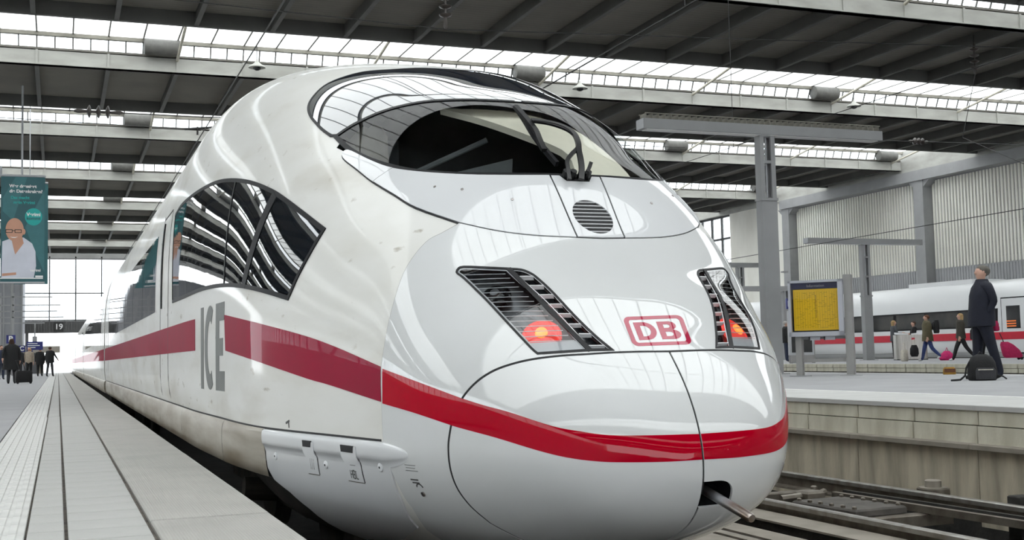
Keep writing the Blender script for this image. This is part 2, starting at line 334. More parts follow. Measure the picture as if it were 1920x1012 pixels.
 'stS_b': [(-0.18521,-0.03683),(-0.18127,-0.0375),(-0.17757,-0.03813),(-0.17363,-0.0388),(-0.16901,-0.03958),(-0.16376,-0.04042),(-0.15811,-0.0413),(-0.15197,-0.04232),(-0.14523,-0.04355),(-0.13742,-0.04515),(-0.1289,-0.04699),(-0.1207,-0.04875),(-0.11367,-0.05017),(-0.10805,-0.05119),(-0.10323,-0.052),(-0.09876,-0.05264),(-0.09423,-0.05318),(-0.08956,-0.05362),(-0.08493,-0.05396),(-0.08032,-0.05421),(-0.07569,-0.05439),(-0.07125,-0.0545),(-0.06692,-0.05453),(-0.06226,-0.0545),(-0.05684,-0.05444),(-0.05021,-0.05437),(-0.04266,-0.05431),(-0.0348,-0.05426),(-0.02729,-0.05421),(-0.02037,-0.05412),(-0.01366,-0.05399),(-0.00692,-0.05387),(9e-05,-0.05382)],
 'stH_t': [(-0.27546,0.02137),(-0.26101,0.01683),(-0.24815,0.01275),(-0.23595,0.00885),(-0.22374,0.00491),(-0.2112,0.00081),(-0.19876,-0.0033),(-0.18689,-0.00727),(-0.17591,-0.01096)],
 'stH_b': [(-0.275,-0.02204),(-0.26028,-0.02382),(-0.24698,-0.02549),(-0.23484,-0.02717),(-0.22363,-0.02895),(-0.21316,-0.03088),(-0.20332,-0.03288),(-0.19402,-0.03489),(-0.18521,-0.03683)],
 'stB_t': [(4.0436,1.7605),(3.7359,1.7364),(3.4692,1.7151),(3.2274,1.6945),(2.9975,1.6728),(2.7716,1.649),(2.5616,1.6245),(2.3774,1.601),(2.2258,1.5796),(2.1102,1.5621),(2.0144,1.5465),(1.9193,1.5296),(1.8082,1.5086),(1.6732,1.4819),(1.5249,1.4519),(1.377,1.4215),(1.243,1.3931)],
 'stB_b': [(3.9852,1.5091),(3.6124,1.4851),(3.3011,1.4634),(3.0397,1.4426),(2.812,1.421),(2.5951,1.3967),(2.391,1.371),(2.2152,1.3473),(2.0793,1.3289),(1.9943,1.3183),(1.9402,1.3125),(1.8852,1.3068),(1.7994,1.2964),(1.6703,1.2799),(1.5175,1.2604),(1.362,1.2403),(1.2229,1.2215)],
 'stC': [(5.4393,1.798),(5.4423,1.5346)],
 'win': [(2.1584,2.1676),(2.3187,2.2313),(2.4979,2.3011),(2.6789,2.3696),(2.8405,2.4279),(2.9612,2.4689),(3.0476,2.4962),(3.1209,2.5174),(3.208,2.5411),(3.317,2.5697),(3.4346,2.5986),(3.56,2.6273),(3.6917,2.6551),(3.8313,2.6818),(3.9791,2.7078),(4.1308,2.7324),(4.281,2.7546),(4.4251,2.7741),(4.5663,2.7911),(4.7108,2.8057),(4.8665,2.818),(5.0422,2.8282),(5.2387,2.8366),(5.4525,2.8444),(5.6776,2.8525),(5.92,2.8611),(6.1872,2.8704),(6.4651,2.8796),(6.7291,2.8868),(6.9402,2.8878),(7.0961,2.8819),(7.2284,2.8727),(7.3782,2.865),(7.2602,2.0088),(7.0186,2.0062),(6.8,2.0037),(6.5675,2.0013),(6.2936,1.9989),(5.975,1.9979),(5.6535,1.9988),(5.3607,2.0001),(5.1058,1.9995),(4.8797,1.9965),(4.6661,1.9916),(4.4607,1.985),(4.2599,1.9767),(4.0662,1.9669),(3.8812,1.956),(3.7012,1.9435),(3.5232,1.9294),(3.3502,1.9138),(3.188,1.8974),(3.0378,1.8803),(2.8995,1.863),(2.7701,1.8448),(2.6477,1.8257),(2.533,1.8068),(2.4269,1.7889),(2.4013,1.8221),(2.378,1.8552),(2.3551,1.8883),(2.3309,1.922),(2.304,1.9571),(2.2762,1.9932),(2.25,2.0284),(2.227,2.061),(2.2074,2.0899),(2.1897,2.1163),(2.1734,2.1417),(2.1584,2.1676)],
 'wdiv': [(3.0363,2.4836),(3.3557,1.9278)],
 'wdiv2': [(4.1226,2.7163),(4.081,1.977)],
 'grille': [(0.02912,0.19667),(0.02817,0.19231),(0.0266,0.1882),(0.02447,0.18443),(0.02185,0.1811),(0.01879,0.17829),(0.01541,0.17605),(0.01177,0.17443),(0.00797,0.17348),(0.0041,0.17321),(0.00023,0.17362),(-0.00354,0.1747),(-0.00715,0.17642),(-0.01053,0.17876),(-0.0136,0.18164),(-0.01629,0.18501),(-0.01855,0.18879),(-0.02032,0.19289),(-0.02155,0.19723),(-0.0222,0.2017),(-0.02224,0.2062),(-0.02166,0.21062),(-0.02045,0.21485),(-0.01863,0.21879),(-0.01625,0.22233),(-0.01333,0.22538),(-0.00997,0.22785),(-0.00623,0.22967),(-0.00222,0.23078),(0.00194,0.23114),(0.00615,0.23074),(0.01029,0.2296),(0.01426,0.22774),(0.01794,0.22522),(0.02123,0.22212),(0.02406,0.21852),(0.02634,0.21452),(0.02801,0.21022),(0.02905,0.20574),(0.02941,0.20119)],
 'logo': [(-0.02795,0.05696),(-0.02071,0.05712),(-0.01336,0.05729),(-0.00591,0.05747),(0.00162,0.05766),(0.00922,0.05785),(0.01694,0.05805),(0.02479,0.05827),(0.03283,0.05851),(-0.02825,0.04965),(-0.02116,0.04978),(-0.01396,0.04992),(-0.00666,0.05008),(0.00073,0.05025),(0.00819,0.05041),(0.01575,0.05059),(0.02345,0.05077),(0.03132,0.05098),(-0.02862,0.04257),(-0.02168,0.04268),(-0.01463,0.04281),(-0.00747,0.04294),(-0.00023,0.04308),(0.00708,0.04322),(0.01449,0.04337),(0.02204,0.04353),(0.02976,0.04371),(-0.02905,0.03574),(-0.02226,0.03583),(-0.01536,0.03593),(-0.00836,0.03604),(-0.00127,0.03616),(0.0059,0.03628),(0.01315,0.03641),(0.02054,0.03654),(0.02811,0.03669),(-0.0295,0.02915),(-0.02286,0.02923),(-0.01611,0.02931),(-0.00926,0.0294),(-0.00232,0.0295),(0.0047,0.0296),(0.01181,0.0297),(0.01904,0.02981),(0.02644,0.02992)],
 'cream': [(-0.15956,0.67055),(-0.1368,0.62917),(-0.11498,0.5957),(-0.09453,0.56773),(-0.0759,0.54418),(-0.05816,0.52349),(-0.0399,0.50336),(-0.01937,0.48197),(0.00142,0.46066),(0.01835,0.44179),(0.03082,0.42775),(0.03973,0.4152),(0.04339,0.39832),(0.03962,0.37314),(0.03193,0.34599),(0.02575,0.32449),(0.02158,0.30974),(0.01772,0.29809),(0.01439,0.28732),(0.03932,0.28909),(0.06663,0.29238),(0.10002,0.29964),(0.14968,0.31923),(0.15841,0.34471),(0.16845,0.37282),(0.17191,0.40032),(0.1681,0.43014),(0.16054,0.46283),(0.15024,0.49296),(0.14056,0.51867),(0.12815,0.54058),(0.10487,0.55698),(0.07087,0.57372),(0.03183,0.59445),(-0.01106,0.61368),(-0.0596,0.62364),(-0.11009,0.63794)],
 'hole': [(0.00182,-0.06968),(0.0046,-0.06943),(0.00741,-0.06918),(0.01007,-0.06906),(0.01252,-0.06908),(0.0148,-0.06922),(0.01694,-0.06958),(0.01895,-0.07017),(0.02081,-0.07097),(0.02241,-0.07202),(0.02375,-0.07331),(0.02486,-0.07487),(0.02565,-0.07678),(0.02612,-0.07937),(0.02641,-0.08239),(0.02655,-0.08499),(0.0263,-0.08664),(0.02571,-0.08777),(0.02516,-0.08892),(0.00045,-0.08929),(0.00034,-0.08637),(0.00039,-0.08355),(0.00053,-0.0805),(0.00079,-0.077),(0.00122,-0.07329),(0.00182,-0.06968)],
 'arm1': [(-0.06921,1.1594,2.3363),(-0.06534,1.1727,2.3528),(-0.06133,1.1865,2.3696),(-0.05714,1.2003,2.3861),(-0.05281,1.2135,2.4014),(-0.04902,1.2256,2.4152),(-0.04556,1.2371,2.4279),(-0.04108,1.2483,2.44),(-0.03418,1.2598,2.4521),(-0.02376,1.2719,2.4644),(-0.01075,1.2843,2.4767),(0.00322,1.2966,2.4885),(0.01645,1.3083,2.4994),(0.02881,1.3187,2.5088),(0.04103,1.328,2.5171),(0.05269,1.3375,2.5252),(0.06347,1.3481,2.5341),(0.07359,1.3601,2.544),(0.08315,1.3731,2.5544),(0.09166,1.3871,2.5654),(0.09859,1.4024,2.5773),(0.10415,1.4198,2.5904),(0.10854,1.439,2.6047),(0.11113,1.4587,2.6191),(0.11118,1.4774,2.6327),(0.10875,1.4947,2.6453),(0.10401,1.5112,2.6573),(0.09644,1.5267,2.6686),(0.08553,1.5411,2.6793),(0.07053,1.5548,2.6894),(0.05197,1.5678,2.6991),(0.0313,1.5796,2.7077),(0.00992,1.5895,2.7149),(-0.01242,1.5966,2.72),(-0.03618,1.6016,2.7234),(-0.06034,1.606,2.7263),(-0.08397,1.6114,2.7296)],
 'arm2': [(-0.00143,1.1609,2.3387),(0.00605,1.1742,2.3551),(0.0139,1.188,2.3718),(0.02157,1.2021,2.3884),(0.02853,1.2161,2.4047),(0.0346,1.2304,2.4206),(0.04012,1.2449,2.4364),(0.04526,1.2595,2.4517),(0.05017,1.2739,2.4662),(0.05433,1.2872,2.4791),(0.05775,1.2995,2.4909),(0.0614,1.3124,2.5027),(0.06634,1.3275,2.5162),(0.07372,1.3459,2.532),(0.08291,1.3671,2.5495),(0.09231,1.3898,2.5676),(0.10013,1.4125,2.585),(0.10629,1.435,2.6018),(0.11147,1.4577,2.6184),(0.11481,1.4798,2.6343),(0.11543,1.5004,2.6491),(0.11332,1.5191,2.6625),(0.10872,1.536,2.6747),(0.10106,1.5512,2.6858),(0.08983,1.5649,2.696),(0.07421,1.5774,2.7054),(0.05481,1.5887,2.7139),(0.03322,1.5986,2.7213),(0.011,1.6068,2.7273),(-0.01208,1.6123,2.7313),(-0.03655,1.6158,2.7337),(-0.06138,1.6187,2.7355),(-0.08566,1.6227,2.7377)],
 'blade': [(-0.09107,1.8503,2.8502),(-0.09213,1.8202,2.8294),(-0.09272,1.7923,2.8099),(-0.09352,1.7626,2.7888),(-0.09511,1.7275,2.7637),(-0.09827,1.6842,2.7325),(-0.10264,1.6351,2.6971),(-0.10726,1.584,2.661),(-0.11083,1.5355,2.6273),(-0.11242,1.4915,2.5967),(-0.1124,1.4506,2.5678),(-0.11099,1.4132,2.5406),(-0.10854,1.3795,2.515),(-0.10506,1.3498,2.4912),(-0.10049,1.3234,2.4692),(-0.09513,1.2994,2.448),(-0.08924,1.2767,2.427)],
 'blade2': [(-0.10845,1.8055,2.8464),(-0.1055,1.7741,2.8241),(-0.10227,1.7437,2.8022),(-0.09921,1.7134,2.7803),(-0.09677,1.6826,2.7579),(-0.09469,1.6504,2.7346),(-0.09301,1.6171,2.7106),(-0.09261,1.5835,2.6867),(-0.09421,1.5507,2.6636),(-0.09842,1.519,2.6412),(-0.10442,1.4885,2.6194),(-0.11066,1.4598,2.5987),(-0.11566,1.4338,2.5794),(-0.1191,1.4108,2.562),(-0.12176,1.3902,2.546),(-0.12395,1.3712,2.5308),(-0.12589,1.3527,2.5155)],
 'wbase': [(-0.07859,1.1738,2.3185),(-0.04246,1.1729,2.318),(-0.00599,1.1725,2.3177),(0.03074,1.1723,2.3174),(0.0678,1.1725,2.3171)],
 'hatches': [(2.1012,0.98614),(2.0751,0.98824),(2.0482,0.99294),(2.0221,0.9963),(1.9984,0.99445),(1.9788,0.98356),(1.9619,0.95846),(1.948,0.92172),(1.9413,0.88094),(1.9442,0.84374),(1.9558,0.81801),(1.9754,0.80663),(2.002,0.80443),(2.0328,0.80753),(2.065,0.81197),(2.0957,0.81375)],
 'hatches2': [(1.6351,0.99278),(1.5963,0.99593),(1.5556,1.0019),(1.5165,1.0064),(1.482,1.0052),(1.4553,0.9942),(1.436,0.96779),(1.4243,0.92866),(1.4238,0.88489),(1.4352,0.84465),(1.4545,0.81671),(1.4793,0.80437),(1.5098,0.80206),(1.5439,0.80553),(1.5795,0.81046),(1.6138,0.81249)],
 'bolts': [(2.5394,0.90523),(1.898,0.88794),(1.2776,0.90687)],
}
NP = [0.41115,0.69558,0.98104,1.1908,1.4087,1.4707,1.5221,1.5322,0.2764,0.47006,0.63814,0.76562,0.88152,0.87022,0.9712,1.0468,0.13589,0.23772,0.39765,0.50595,0.67739,0.902,1.2584,1.5059,1.7527,1.9539,2.1173,2.3364,2.493,2.4912,0.94717,1.0878,1.2266,1.4025,2.3834,2.5231,2.5822,4.1235,2.8076,2.3873,3.9204,2.6442]
# ------------------------------------------------------------------ the nose surface: superelliptic sections along the train
NY = 7.0
KS = np.array([0, .12, .24, .36, .5, .64, .78, .9, 1.0])
KT = np.array([0, .07, .12, .1964, .239, .2928, .3645, .4226, .478, .5345, .5976, .6547, .756, .88, 1.0])
KN = np.array([0, .33, .66, 1.0])
def _spl(xk, yk):
    n = len(xk); h = np.diff(xk); A = np.zeros((n, n)); b = np.zeros(n)
    A[0, 0] = 1
    for i in range(1, n - 1):
        A[i, i - 1] = h[i - 1]; A[i, i] = 2 * (h[i - 1] + h[i]); A[i, i + 1] = h[i]
        b[i] = 6 * ((yk[i + 1] - yk[i]) / h[i] - (yk[i] - yk[i - 1]) / h[i - 1])
    A[-1, -1] = 2 * h[-1]; A[-1, -2] = h[-1]; b[-1] = -6 * (yk[-1] - yk[-2]) / h[-1]
    return np.linalg.solve(A, b)
def _ev(xk, yk, m, x):
    i = np.clip(np.searchsorted(xk, x) - 1, 0, len(xk) - 2)
    h = xk[i + 1] - xk[i]; a = (xk[i + 1] - x) / h; b = (x - xk[i]) / h
    return a * yk[i] + b * yk[i + 1] + ((a**3 - a) * m[i] + (b**3 - b) * m[i + 1]) * h * h / 6
_p = np.array(NP); _n = 8
_tabs = [np.r_[0, _p[:8]], np.r_[0, _p[16:30]], np.r_[0, _p[8:16]], _p[30:34], _p[34:38], _p[38:42]]
_kk = [KS, KT, KS, KN, KN, KN]
_mm = [_spl(k, t) for k, t in zip(_kk, _tabs)]
def sect(y):
    q = np.sqrt(np.clip(y, 1e-9, NY) / NY)
    r = [_ev(k, t, m, q) for k, t, m in zip(_kk, _tabs, _mm)]
    for i in range(3): r[i] = np.maximum(r[i], 1e-4)
    return r                                   # half width, height above, depth below, widest level, upper and lower exponent
def Fv(p):
    x, y, z = p[..., 0], p[..., 1], p[..., 2]
    w, t, b, zm, nu, nl = sect(y)
    up = z > zm
    n = np.where(up, nu, nl); H = np.where(up, t, b)
    v = ((np.abs(x) / w)**n + (np.abs(z - zm) / H)**n)**(1 / n) - 1
    return np.where(y < 0, np.minimum(50, 5 - 100 * y), np.minimum(v, 50))
def grad(p):
    e = 2e-3; g = []
    for k in range(3):
        d = np.zeros(3); d[k] = e
        pm = p - d; pm[..., 1] = np.maximum(pm[..., 1], 1e-5)
        g.append((Fv(p + d) - Fv(pm)) / (p + d - pm)[..., k])
    g = np.stack(g, -1)
    return g / np.maximum(np.linalg.norm(g, axis=-1, keepdims=True), 1e-9)
QC = np.array([0, 3.0, 1.3])
def chartA(uv):
    """directions from a point inside the cab (stereographic) -> points and normals on the nose"""
    uv = np.asarray(uv, float)
    r2 = (uv**2).sum(-1)
    d = np.stack([2 * uv[..., 0], r2 - 1, 2 * uv[..., 1]], -1) / (1 + r2)[..., None]
    lo = np.zeros(r2.shape); hi = np.full(r2.shape, 14.0)
    for _ in range(44):
        m = (lo + hi) / 2
        ins = Fv(QC + d * m[..., None]) < 0
        lo = np.where(ins, m, lo); hi = np.where(ins, hi, m)
    P = QC + d * hi[..., None]
    return P, grad(P)
def scaleA(uv):
    P, _ = chartA(uv)
    return np.linalg.norm(P - QC, axis=-1) * 2 / (1 + (np.asarray(uv)**2).sum(-1))
def chartB(side):
    """(y, z) on the flank of the train -> points and normals"""
    def f(yz):
        yz = np.asarray(yz, float)
        y, z = yz[..., 0], yz[..., 1]
        w, t, b, zm, nu, nl = sect(y)
        n = np.where(z > zm, nu, nl); H = np.where(z > zm, t, b)
        x = w * np.maximum(1 - np.minimum(np.abs(z - zm) / H, 1)**n, 1e-6)**(1 / n)
        P = np.stack([side * x, y, z], -1)
        return P, grad(P)
    return f
BL, BR = chartB(-1), chartB(1)

def inside(pts, poly):
    x, y = pts[:, 0], pts[:, 1]
    r = np.zeros(len(pts), bool)
    a = np.asarray(poly); b = np.roll(a, -1, 0)
    for (x0, y0), (x1, y1) in zip(a, b):
        if y0 == y1: continue
        c = (y0 > y) != (y1 > y)
        r ^= c & (x < (x1 - x0) * (y - y0) / (y1 - y0) + x0)
    return r
def area2(p):
    p = np.asarray(p); q = np.roll(p, -1, 0)
    return (p[:, 0] * q[:, 1] - q[:, 0] * p[:, 1]).sum()
def clean(p, eps=1e-5):
    p = np.asarray(p, float); o = [p[0]]
    for q in p[1:]:
        if np.hypot(*(q - o[-1])) > eps: o.append(q)
    if np.hypot(*(o[-1] - o[0])) < eps: o.pop()
    p = np.array(o)
    return p if area2(p) > 0 else p[::-1]
def grow(p, d):
    """offset a closed polygon outward by d (scalar or per point)"""
    p = clean(p)
    a = p - np.roll(p, 1, 0); b = np.roll(p, -1, 0) - p
    na = np.stack([a[:, 1], -a[:, 0]], -1) / np.linalg.norm(a, axis=1)[:, None]
    nb = np.stack([b[:, 1], -b[:, 0]], -1) / np.linalg.norm(b, axis=1)[:, None]
    n = na + nb; l = np.linalg.norm(n, axis=1)[:, None]
    n = n / np.maximum(l, 1e-6) * np.minimum(2 / np.maximum(l, 0.7), 1.6)
    return p + n * np.reshape(d, (-1, 1))
def growA(p, dm):
    p = clean(p)
    return grow(p, dm / scaleA(p))
def resample(p, h):
    p = np.asarray(p); o = []
    for a, b in zip(p, np.roll(p, -1, 0)):
        k = max(1, int(math.ceil(np.hypot(*(b - a)) / h)))
        for i in range(k): o.append(a + (b - a) * i / k)
    return np.array(o)
def mir(p): return np.asarray(p, float) * [-1, 1]
def sym(half):
    """close an open half outline (centre to centre) with its mirror image"""
    h = np.asarray(half, float).copy(); h[0, 0] = 0; h[-1, 0] = 0
    return np.vstack([h, mir(h[1:-1])[::-1]])

def patch(name, chart, poly, m, off, parent, sp=0.04, holes=(), rim=0.006, scale=1.0):
    """a skin of the nose surface bounded by poly, lifted by off, its edge turned in by rim"""
    poly = clean(poly); holes = [clean(h)[::-1] for h in holes]
    h = sp / scale
    loops = [resample(poly, h)] + [resample(q, h) for q in holes]
    pts = np.vstack(loops); edges = []; n = 0
    for L in loops:
        k = len(L); edges += [(n + i, n + (i + 1) % k) for i in range(k)]; n += k
    lo, hi = pts.min(0), pts.max(0)
    gx, gy = np.meshgrid(np.arange(lo[0] + h / 2, hi[0], h), np.arange(lo[1] + h / 2, hi[1], h))
    g = np.stack([gx.ravel(), gy.ravel()], -1)
    if len(g):
        k = inside(g, poly)
        for q in holes: k &= ~inside(g, q)
        g = g[k]
        if len(g):
            dmin = np.full(len(g), 1e9)
            for b in pts: dmin = np.minimum(dmin, ((g - b)**2).sum(1))
            g = g[dmin > (0.45 * h)**2]
    allp = np.vstack([pts, g]) if len(g) else pts
    vo, eo, fo, _, _, _ = delaunay_2d_cdt([Vector(p) for p in allp], edges, [], 0, 1e-9)
    V = np.array([tuple(v) for v in vo]); Fc = np.array([tuple(f) for f in fo if len(f) == 3])
    c = V[Fc].mean(1); k = inside(c, poly)
    for q in holes: k &= ~inside(c, q)
    Fc = Fc[k]
    P, Nn = chart(V)
    X = P + Nn * (np.reshape(off(V), (-1, 1)) if callable(off) else off)
    nrm = np.cross(X[Fc[:, 1]] - X[Fc[:, 0]], X[Fc[:, 2]] - X[Fc[:, 0]])
    flip = (nrm * Nn[Fc[:, 0]]).sum(1) < 0
    Fc[flip] = Fc[flip][:, ::-1]
    verts = [*X]; norms = [*Nn]; faces = [tuple(f) for f in Fc]
    if rim:
        cnt = {}
        for f in faces:
            for a, b in ((f[0], f[1]), (f[1], f[2]), (f[2], f[0])):
                if (b, a) in cnt: cnt.pop((b, a))
                else: cnt[(a, b)] = 1
        for a, b in cnt:
            n0 = len(verts)
            e = X[b] - X[a]; sn = np.cross(e, Nn[a]); sn = sn / max(np.linalg.norm(sn), 1e-9)
            verts += [X[a], X[b], X[b] - Nn[b] * rim, X[a] - Nn[a] * rim]; norms += [sn] * 4
            faces.append((n0 + 1, n0, n0 + 3, n0 + 2))
    return mobj(name, to_mesh(name, verts, faces, m, smooth=True, normals=norms), parent)
def ribbon(name, chart, line, width, m, off, parent, scale=None):
    """a narrow strip along an open line on the surface"""
    p = np.asarray(line, float)
    t = np.gradient(p, axis=0); t /= np.linalg.norm(t, axis=1)[:, None]
    n = np.stack([t[:, 1], -t[:, 0]], -1)
    s = 1.0 if scale is None else np.reshape(scale(p), (-1, 1))
    return patch(name, chart, np.vstack([p + n * width / 2 / s, (p - n * width / 2 / s)[::-1]]), m, off, parent, sp=9, rim=off)

A = {k: np.array(v) for k, v in FE.items()}
train = thing('high_speed_train', 'long white high-speed train with red stripe, rounded nose and dark windscreen in front', 'train')
CAR_END = 24.7
SN = sym(A['snout'])
WS = np.vstack([A['ws_top'], A['ws_bot'][::-1][1:]])          # left half: tip -> top centre -> bottom centre -> tip
wt, wb = A['ws_top'].copy(), A['ws_bot'].copy()
wt[-1, 0] = 0; wb[-1, 0] = 0
WSF = np.vstack([wt, mir(wt[:-1])[::-1], mir(wb[1:]), wb[:-1][::-1][:-1]])
up = A['up'].copy(); up[-1, 0] = 0
UPF = np.vstack([up, mir(up[:-1])[::-1], mir(wt[1:]), wt[:-1][::-1][:-1]])
HL = A['hl']
hole = A['hole']

# ---- base shell, lofted, with openings for windscreen, headlights and coupler
s_ = np.linspace(0.03, 1, 190)
ys = np.r_[NY * s_**2, np.linspace(7.4, CAR_END, 40)]
NT = 200
th = np.linspace(0, 2 * np.pi, NT, endpoint=False)
def ring(y, inset=0.0):
    w, t, b, zm, nu, nl = [float(v) for v in sect(np.array(y))]
    w -= inset; t -= inset; b -= inset
    c, s = np.cos(th), np.sin(th)
    n = np.where(s >= 0, nu, nl)
    return np.stack([w * np.sign(c) * np.abs(c)**(2 / n), np.full(NT, y), zm + np.where(s >= 0, t, b) * np.sign(s) * np.abs(s)**(2 / n)], -1)
grid = np.array([ring(y) for y in ys])
gd = grid - QC; gd = gd / np.linalg.norm(gd, axis=-1, keepdims=True)
guv = np.stack([gd[..., 0], gd[..., 2]], -1) / (1 - gd[..., 1])[..., None]
flat = guv.reshape(-1, 2)
cut = inside(flat, WSF) | inside(flat, HL) | inside(flat, mir(HL)) | inside(flat, growA(hole, 0.03))
cut = cut.reshape(grid.shape[:2])
tip = np.array([[0, 0.0, float(sect(np.array(0.0))[3])]])
verts = np.vstack([grid.reshape(-1, 3), tip])
shellF, underF = [], []
zlow = lambda y: float(np.interp(y, [2.10, 2.2, 2.3, 2.46, 2.66, 2.74], [.40, .53, .66, .74, .80, .84]))
for i in range(len(ys) - 1):
    for k in range(NT):
        k2 = (k + 1) % NT
        if cut[i, k] or cut[i + 1, k] or cut[i, k2] or cut[i + 1, k2]: continue
        f = (i * NT + k, (i + 1) * NT + k, (i + 1) * NT + k2, i * NT + k2)
        ym = (ys[i] + ys[i + 1]) / 2; z = (grid[i, k, 2] + grid[i + 1, k2, 2]) / 2
        (underF if ym > 2.10 and z < zlow(ym) else shellF).append(f)
for k in range(NT):
    if not (cut[0, k] or cut[0, (k + 1) % NT]): shellF.append((len(verts) - 1, k, (k + 1) % NT))
nr = grad(verts); nr[-1] = (0, -1, 0)
mobj('car_body', to_mesh('car_body', verts, shellF, 'paint_body', smooth=True, normals=nr), train)
used = sorted({i for f in underF for i in f}); mp_ = {a: b for b, a in enumerate(used)}
mobj('underframe', to_mesh('underframe', verts[used] * [0.96, 1, 1], [tuple(mp_[i] for i in f) for f in underF], 'underframe', smooth=True), train)

# ---- front mask (carries lamps and logo), nose covers, windscreen surround
SA = 5.3
jt = np.vstack([A['sur_bot'], A['joint'][1:]])
MASK = sym(jt)
patch('mask_gasket', chartA, growA(MASK, 0.004), 'seam_grey', 0.002, train, 0.08, [growA(HL, 0.02), growA(mir(HL), 0.02), growA(SN, -0.05)], 0.003, SA)
mask = patch('front_mask', chartA, growA(MASK, -0.002), 'paint_nose', 0.006, train, 0.035, [HL, mir(HL), growA(SN, 0.0065)], 0.006, SA)
# dark gasket under the nose covers, and the two covers
patch('nose_gasket', chartA, growA(SN, 0.014), 'seam', 0.0035, train, 0.06, [growA(hole, 0.002)], 0.004, SA)
cl = np.array([(0, v) for v in np.linspace(SN[:, 1].max(), SN[:, 1].min(), 40)])
half = A['snout'].copy(); half[0, 0] = half[-1, 0] = 0
lh = np.vstack([half, cl[::-1][1:-1]])
lh = growA(lh, -0.0045)
rh = mir(lh)
patch('nose_cover', chartA, lh, 'paint_nose', 0.008, train, 0.03, [], 0.012, SA)['label'] = 'left half of the split white nose cover'
# right cover: the coupler opening breaks its centre edge
hx = hole.copy(); hx[:, 0] = np.where(hx[:, 0] < 0.006, -0.01, hx[:, 0])
patch('nose_cover', chartA, rh, 'paint_nose', 0.008, train, 0.03, [hx], 0.012, SA)['label'] = 'right half of the nose cover with coupler opening'

def recess(name, poly, depth, m, parent, off=0.0):
    """a pocket: walls and a floor sunk into the nose"""
    p = resample(clean(poly), 0.008)
    P, N_ = chartA(p); n = len(p)
    ctr = P.mean(0); nm = N_.mean(0); nm /= np.linalg.norm(nm)
    top = P + N_ * off; bot = P - nm * depth
    bot = ctr - nm * depth + (bot - (ctr - nm * depth)) * 0.97
    vs = np.vstack([top, bot, [bot.mean(0)]])
    fs = [(i, (i + 1) % n, n + (i + 1) % n, n + i) for i in range(n)] + [(n + i, n + (i + 1) % n, 2 * n) for i in range(n)]
    return mobj(name, to_mesh(name, vs, fs, m), parent), bot.mean(0), nm
recess('coupler_recess', growA(hole, 0.006), 0.22, 'lamp_black', train, 0.004)
# coupler bar
b0 = np.array([0.035, 0.22, 0.875]); b1 = np.array([0.095, -0.22, 0.748])
bar = MB().tube([b0 + (b1 - b0) * t for t in (0, .5, .97, 1)], [.021, .021, .021, .017], 20)
bar.build('coupler_bar', 'steel', train, True)['label'] = 'steel bar poking out of the nose'

# windscreen surround: left, right and centre hatch
sl = np.vstack([A['sur_bot'][::-1][:0], A['sur_bot'], A['sur_bot2'][1:], A['sur_top'][1:]])   # centre-bottom ... centre-top
h0, h1 = A['hatch'][0], A['hatch'][1]
def left_of_hatch(p):
    d = h1 - h0
    return np.array([q for q in p if (q[0] - h0[0]) * d[1] - (q[1] - h0[1]) * d[0] > 0])
def clip_line(poly, a, b, keep=1):
    """clip a polygon by the line a-b (Sutherland-Hodgman)"""
    o = []; poly = np.asarray(poly)
    f = lambda q: keep * ((b[0] - a[0]) * (q[1] - a[1]) - (b[1] - a[1]) * (q[0] - a[0]))
    for p, q in zip(poly, np.roll(poly, -1, 0)):
        fp, fq = f(p), f(q)
        if fp >= 0: o.append(p)
        if (fp >= 0) != (fq >= 0): o.append(p + (q - p) * fp / (fp - fq))
    return clean(o)
slc = sl.copy(); slc[0, 0] = slc[-1, 0] = 0
SUR = sym(slc)
patch('surround_gasket', chartA, growA(SUR, 0.007), 'seam', 0.0035, train, 0.06, [], 0.004, SA)
kl = 1 if ((h1 - h0)[0] * (slc[5, 1] - h0[1]) - (h1 - h0)[1] * (slc[5, 0] - h0[0])) > 0 else -1
left = clip_line(SUR, h0, h1, kl)
s0, s1 = A['sur_split'][0], A['sur_split'][-1]
ctr_q = left.mean(0)
ks = 1 if ((s1 - s0)[0] * (ctr_q[1] - s0[1]) - (s1 - s0)[1] * (ctr_q[0] - s0[0])) > 0 else -1
main_, corner = clip_line(left, s0, s1, ks), clip_line(left, s0, s1, -ks)
for f_ in (lambda p: p, mir):
    patch('surround_panel', chartA, growA(f_(main_), -0.003), 'paint_panel', 0.010, train, 0.04, [], 0.009, SA)
    patch('surround_corner', chartA, growA(f_(corner), -0.0012), 'paint_panel', 0.010, train, 0.04, [], 0.009, SA)
m0, m1 = mir(h0), mir(h1)
hatch = clip_line(clip_line(SUR, h0, h1, -kl), m0, m1, kl)
notch = np.array([(-0.026, 0.5), (0.026, 0.5), (0.026, 0.2475), (0.018, 0.2395), (-0.018, 0.2395), (-0.026, 0.2475)])
vtop = hatch[:, 1].max()
notch[:, 1] = np.where(notch[:, 1] > 0.4, vtop + 0.02, vtop - (0.2475 - notch[:, 1]) - 0.004)
notch[2:, 0] *= 1.0
GR = A['grille'] - [A['grille'][:, 0].mean(), 0]
def sub_notch(poly):
    p = clean(poly); i0 = np.argmax(p[:, 1] - 3 * np.abs(p[:, 0]))
    o = [q for q in p if not (abs(q[0]) < 0.026 and q[1] > vtop - 0.006)]
    o = np.array(o); k = [i for i in range(len(o)) if o[i][0] > 0.02 and o[(i + 1) % len(o)][0] < -0.02 and o[i][1] > vtop - 0.02]
    ins = np.array([(0.0235, vtop - 0.0005), (0.016, vtop - 0.012), (-0.016, vtop - 0.012), (-0.0235, vtop - 0.0005)])
    if k: o = np.insert(o, k[0] + 1, ins, 0)
    return o
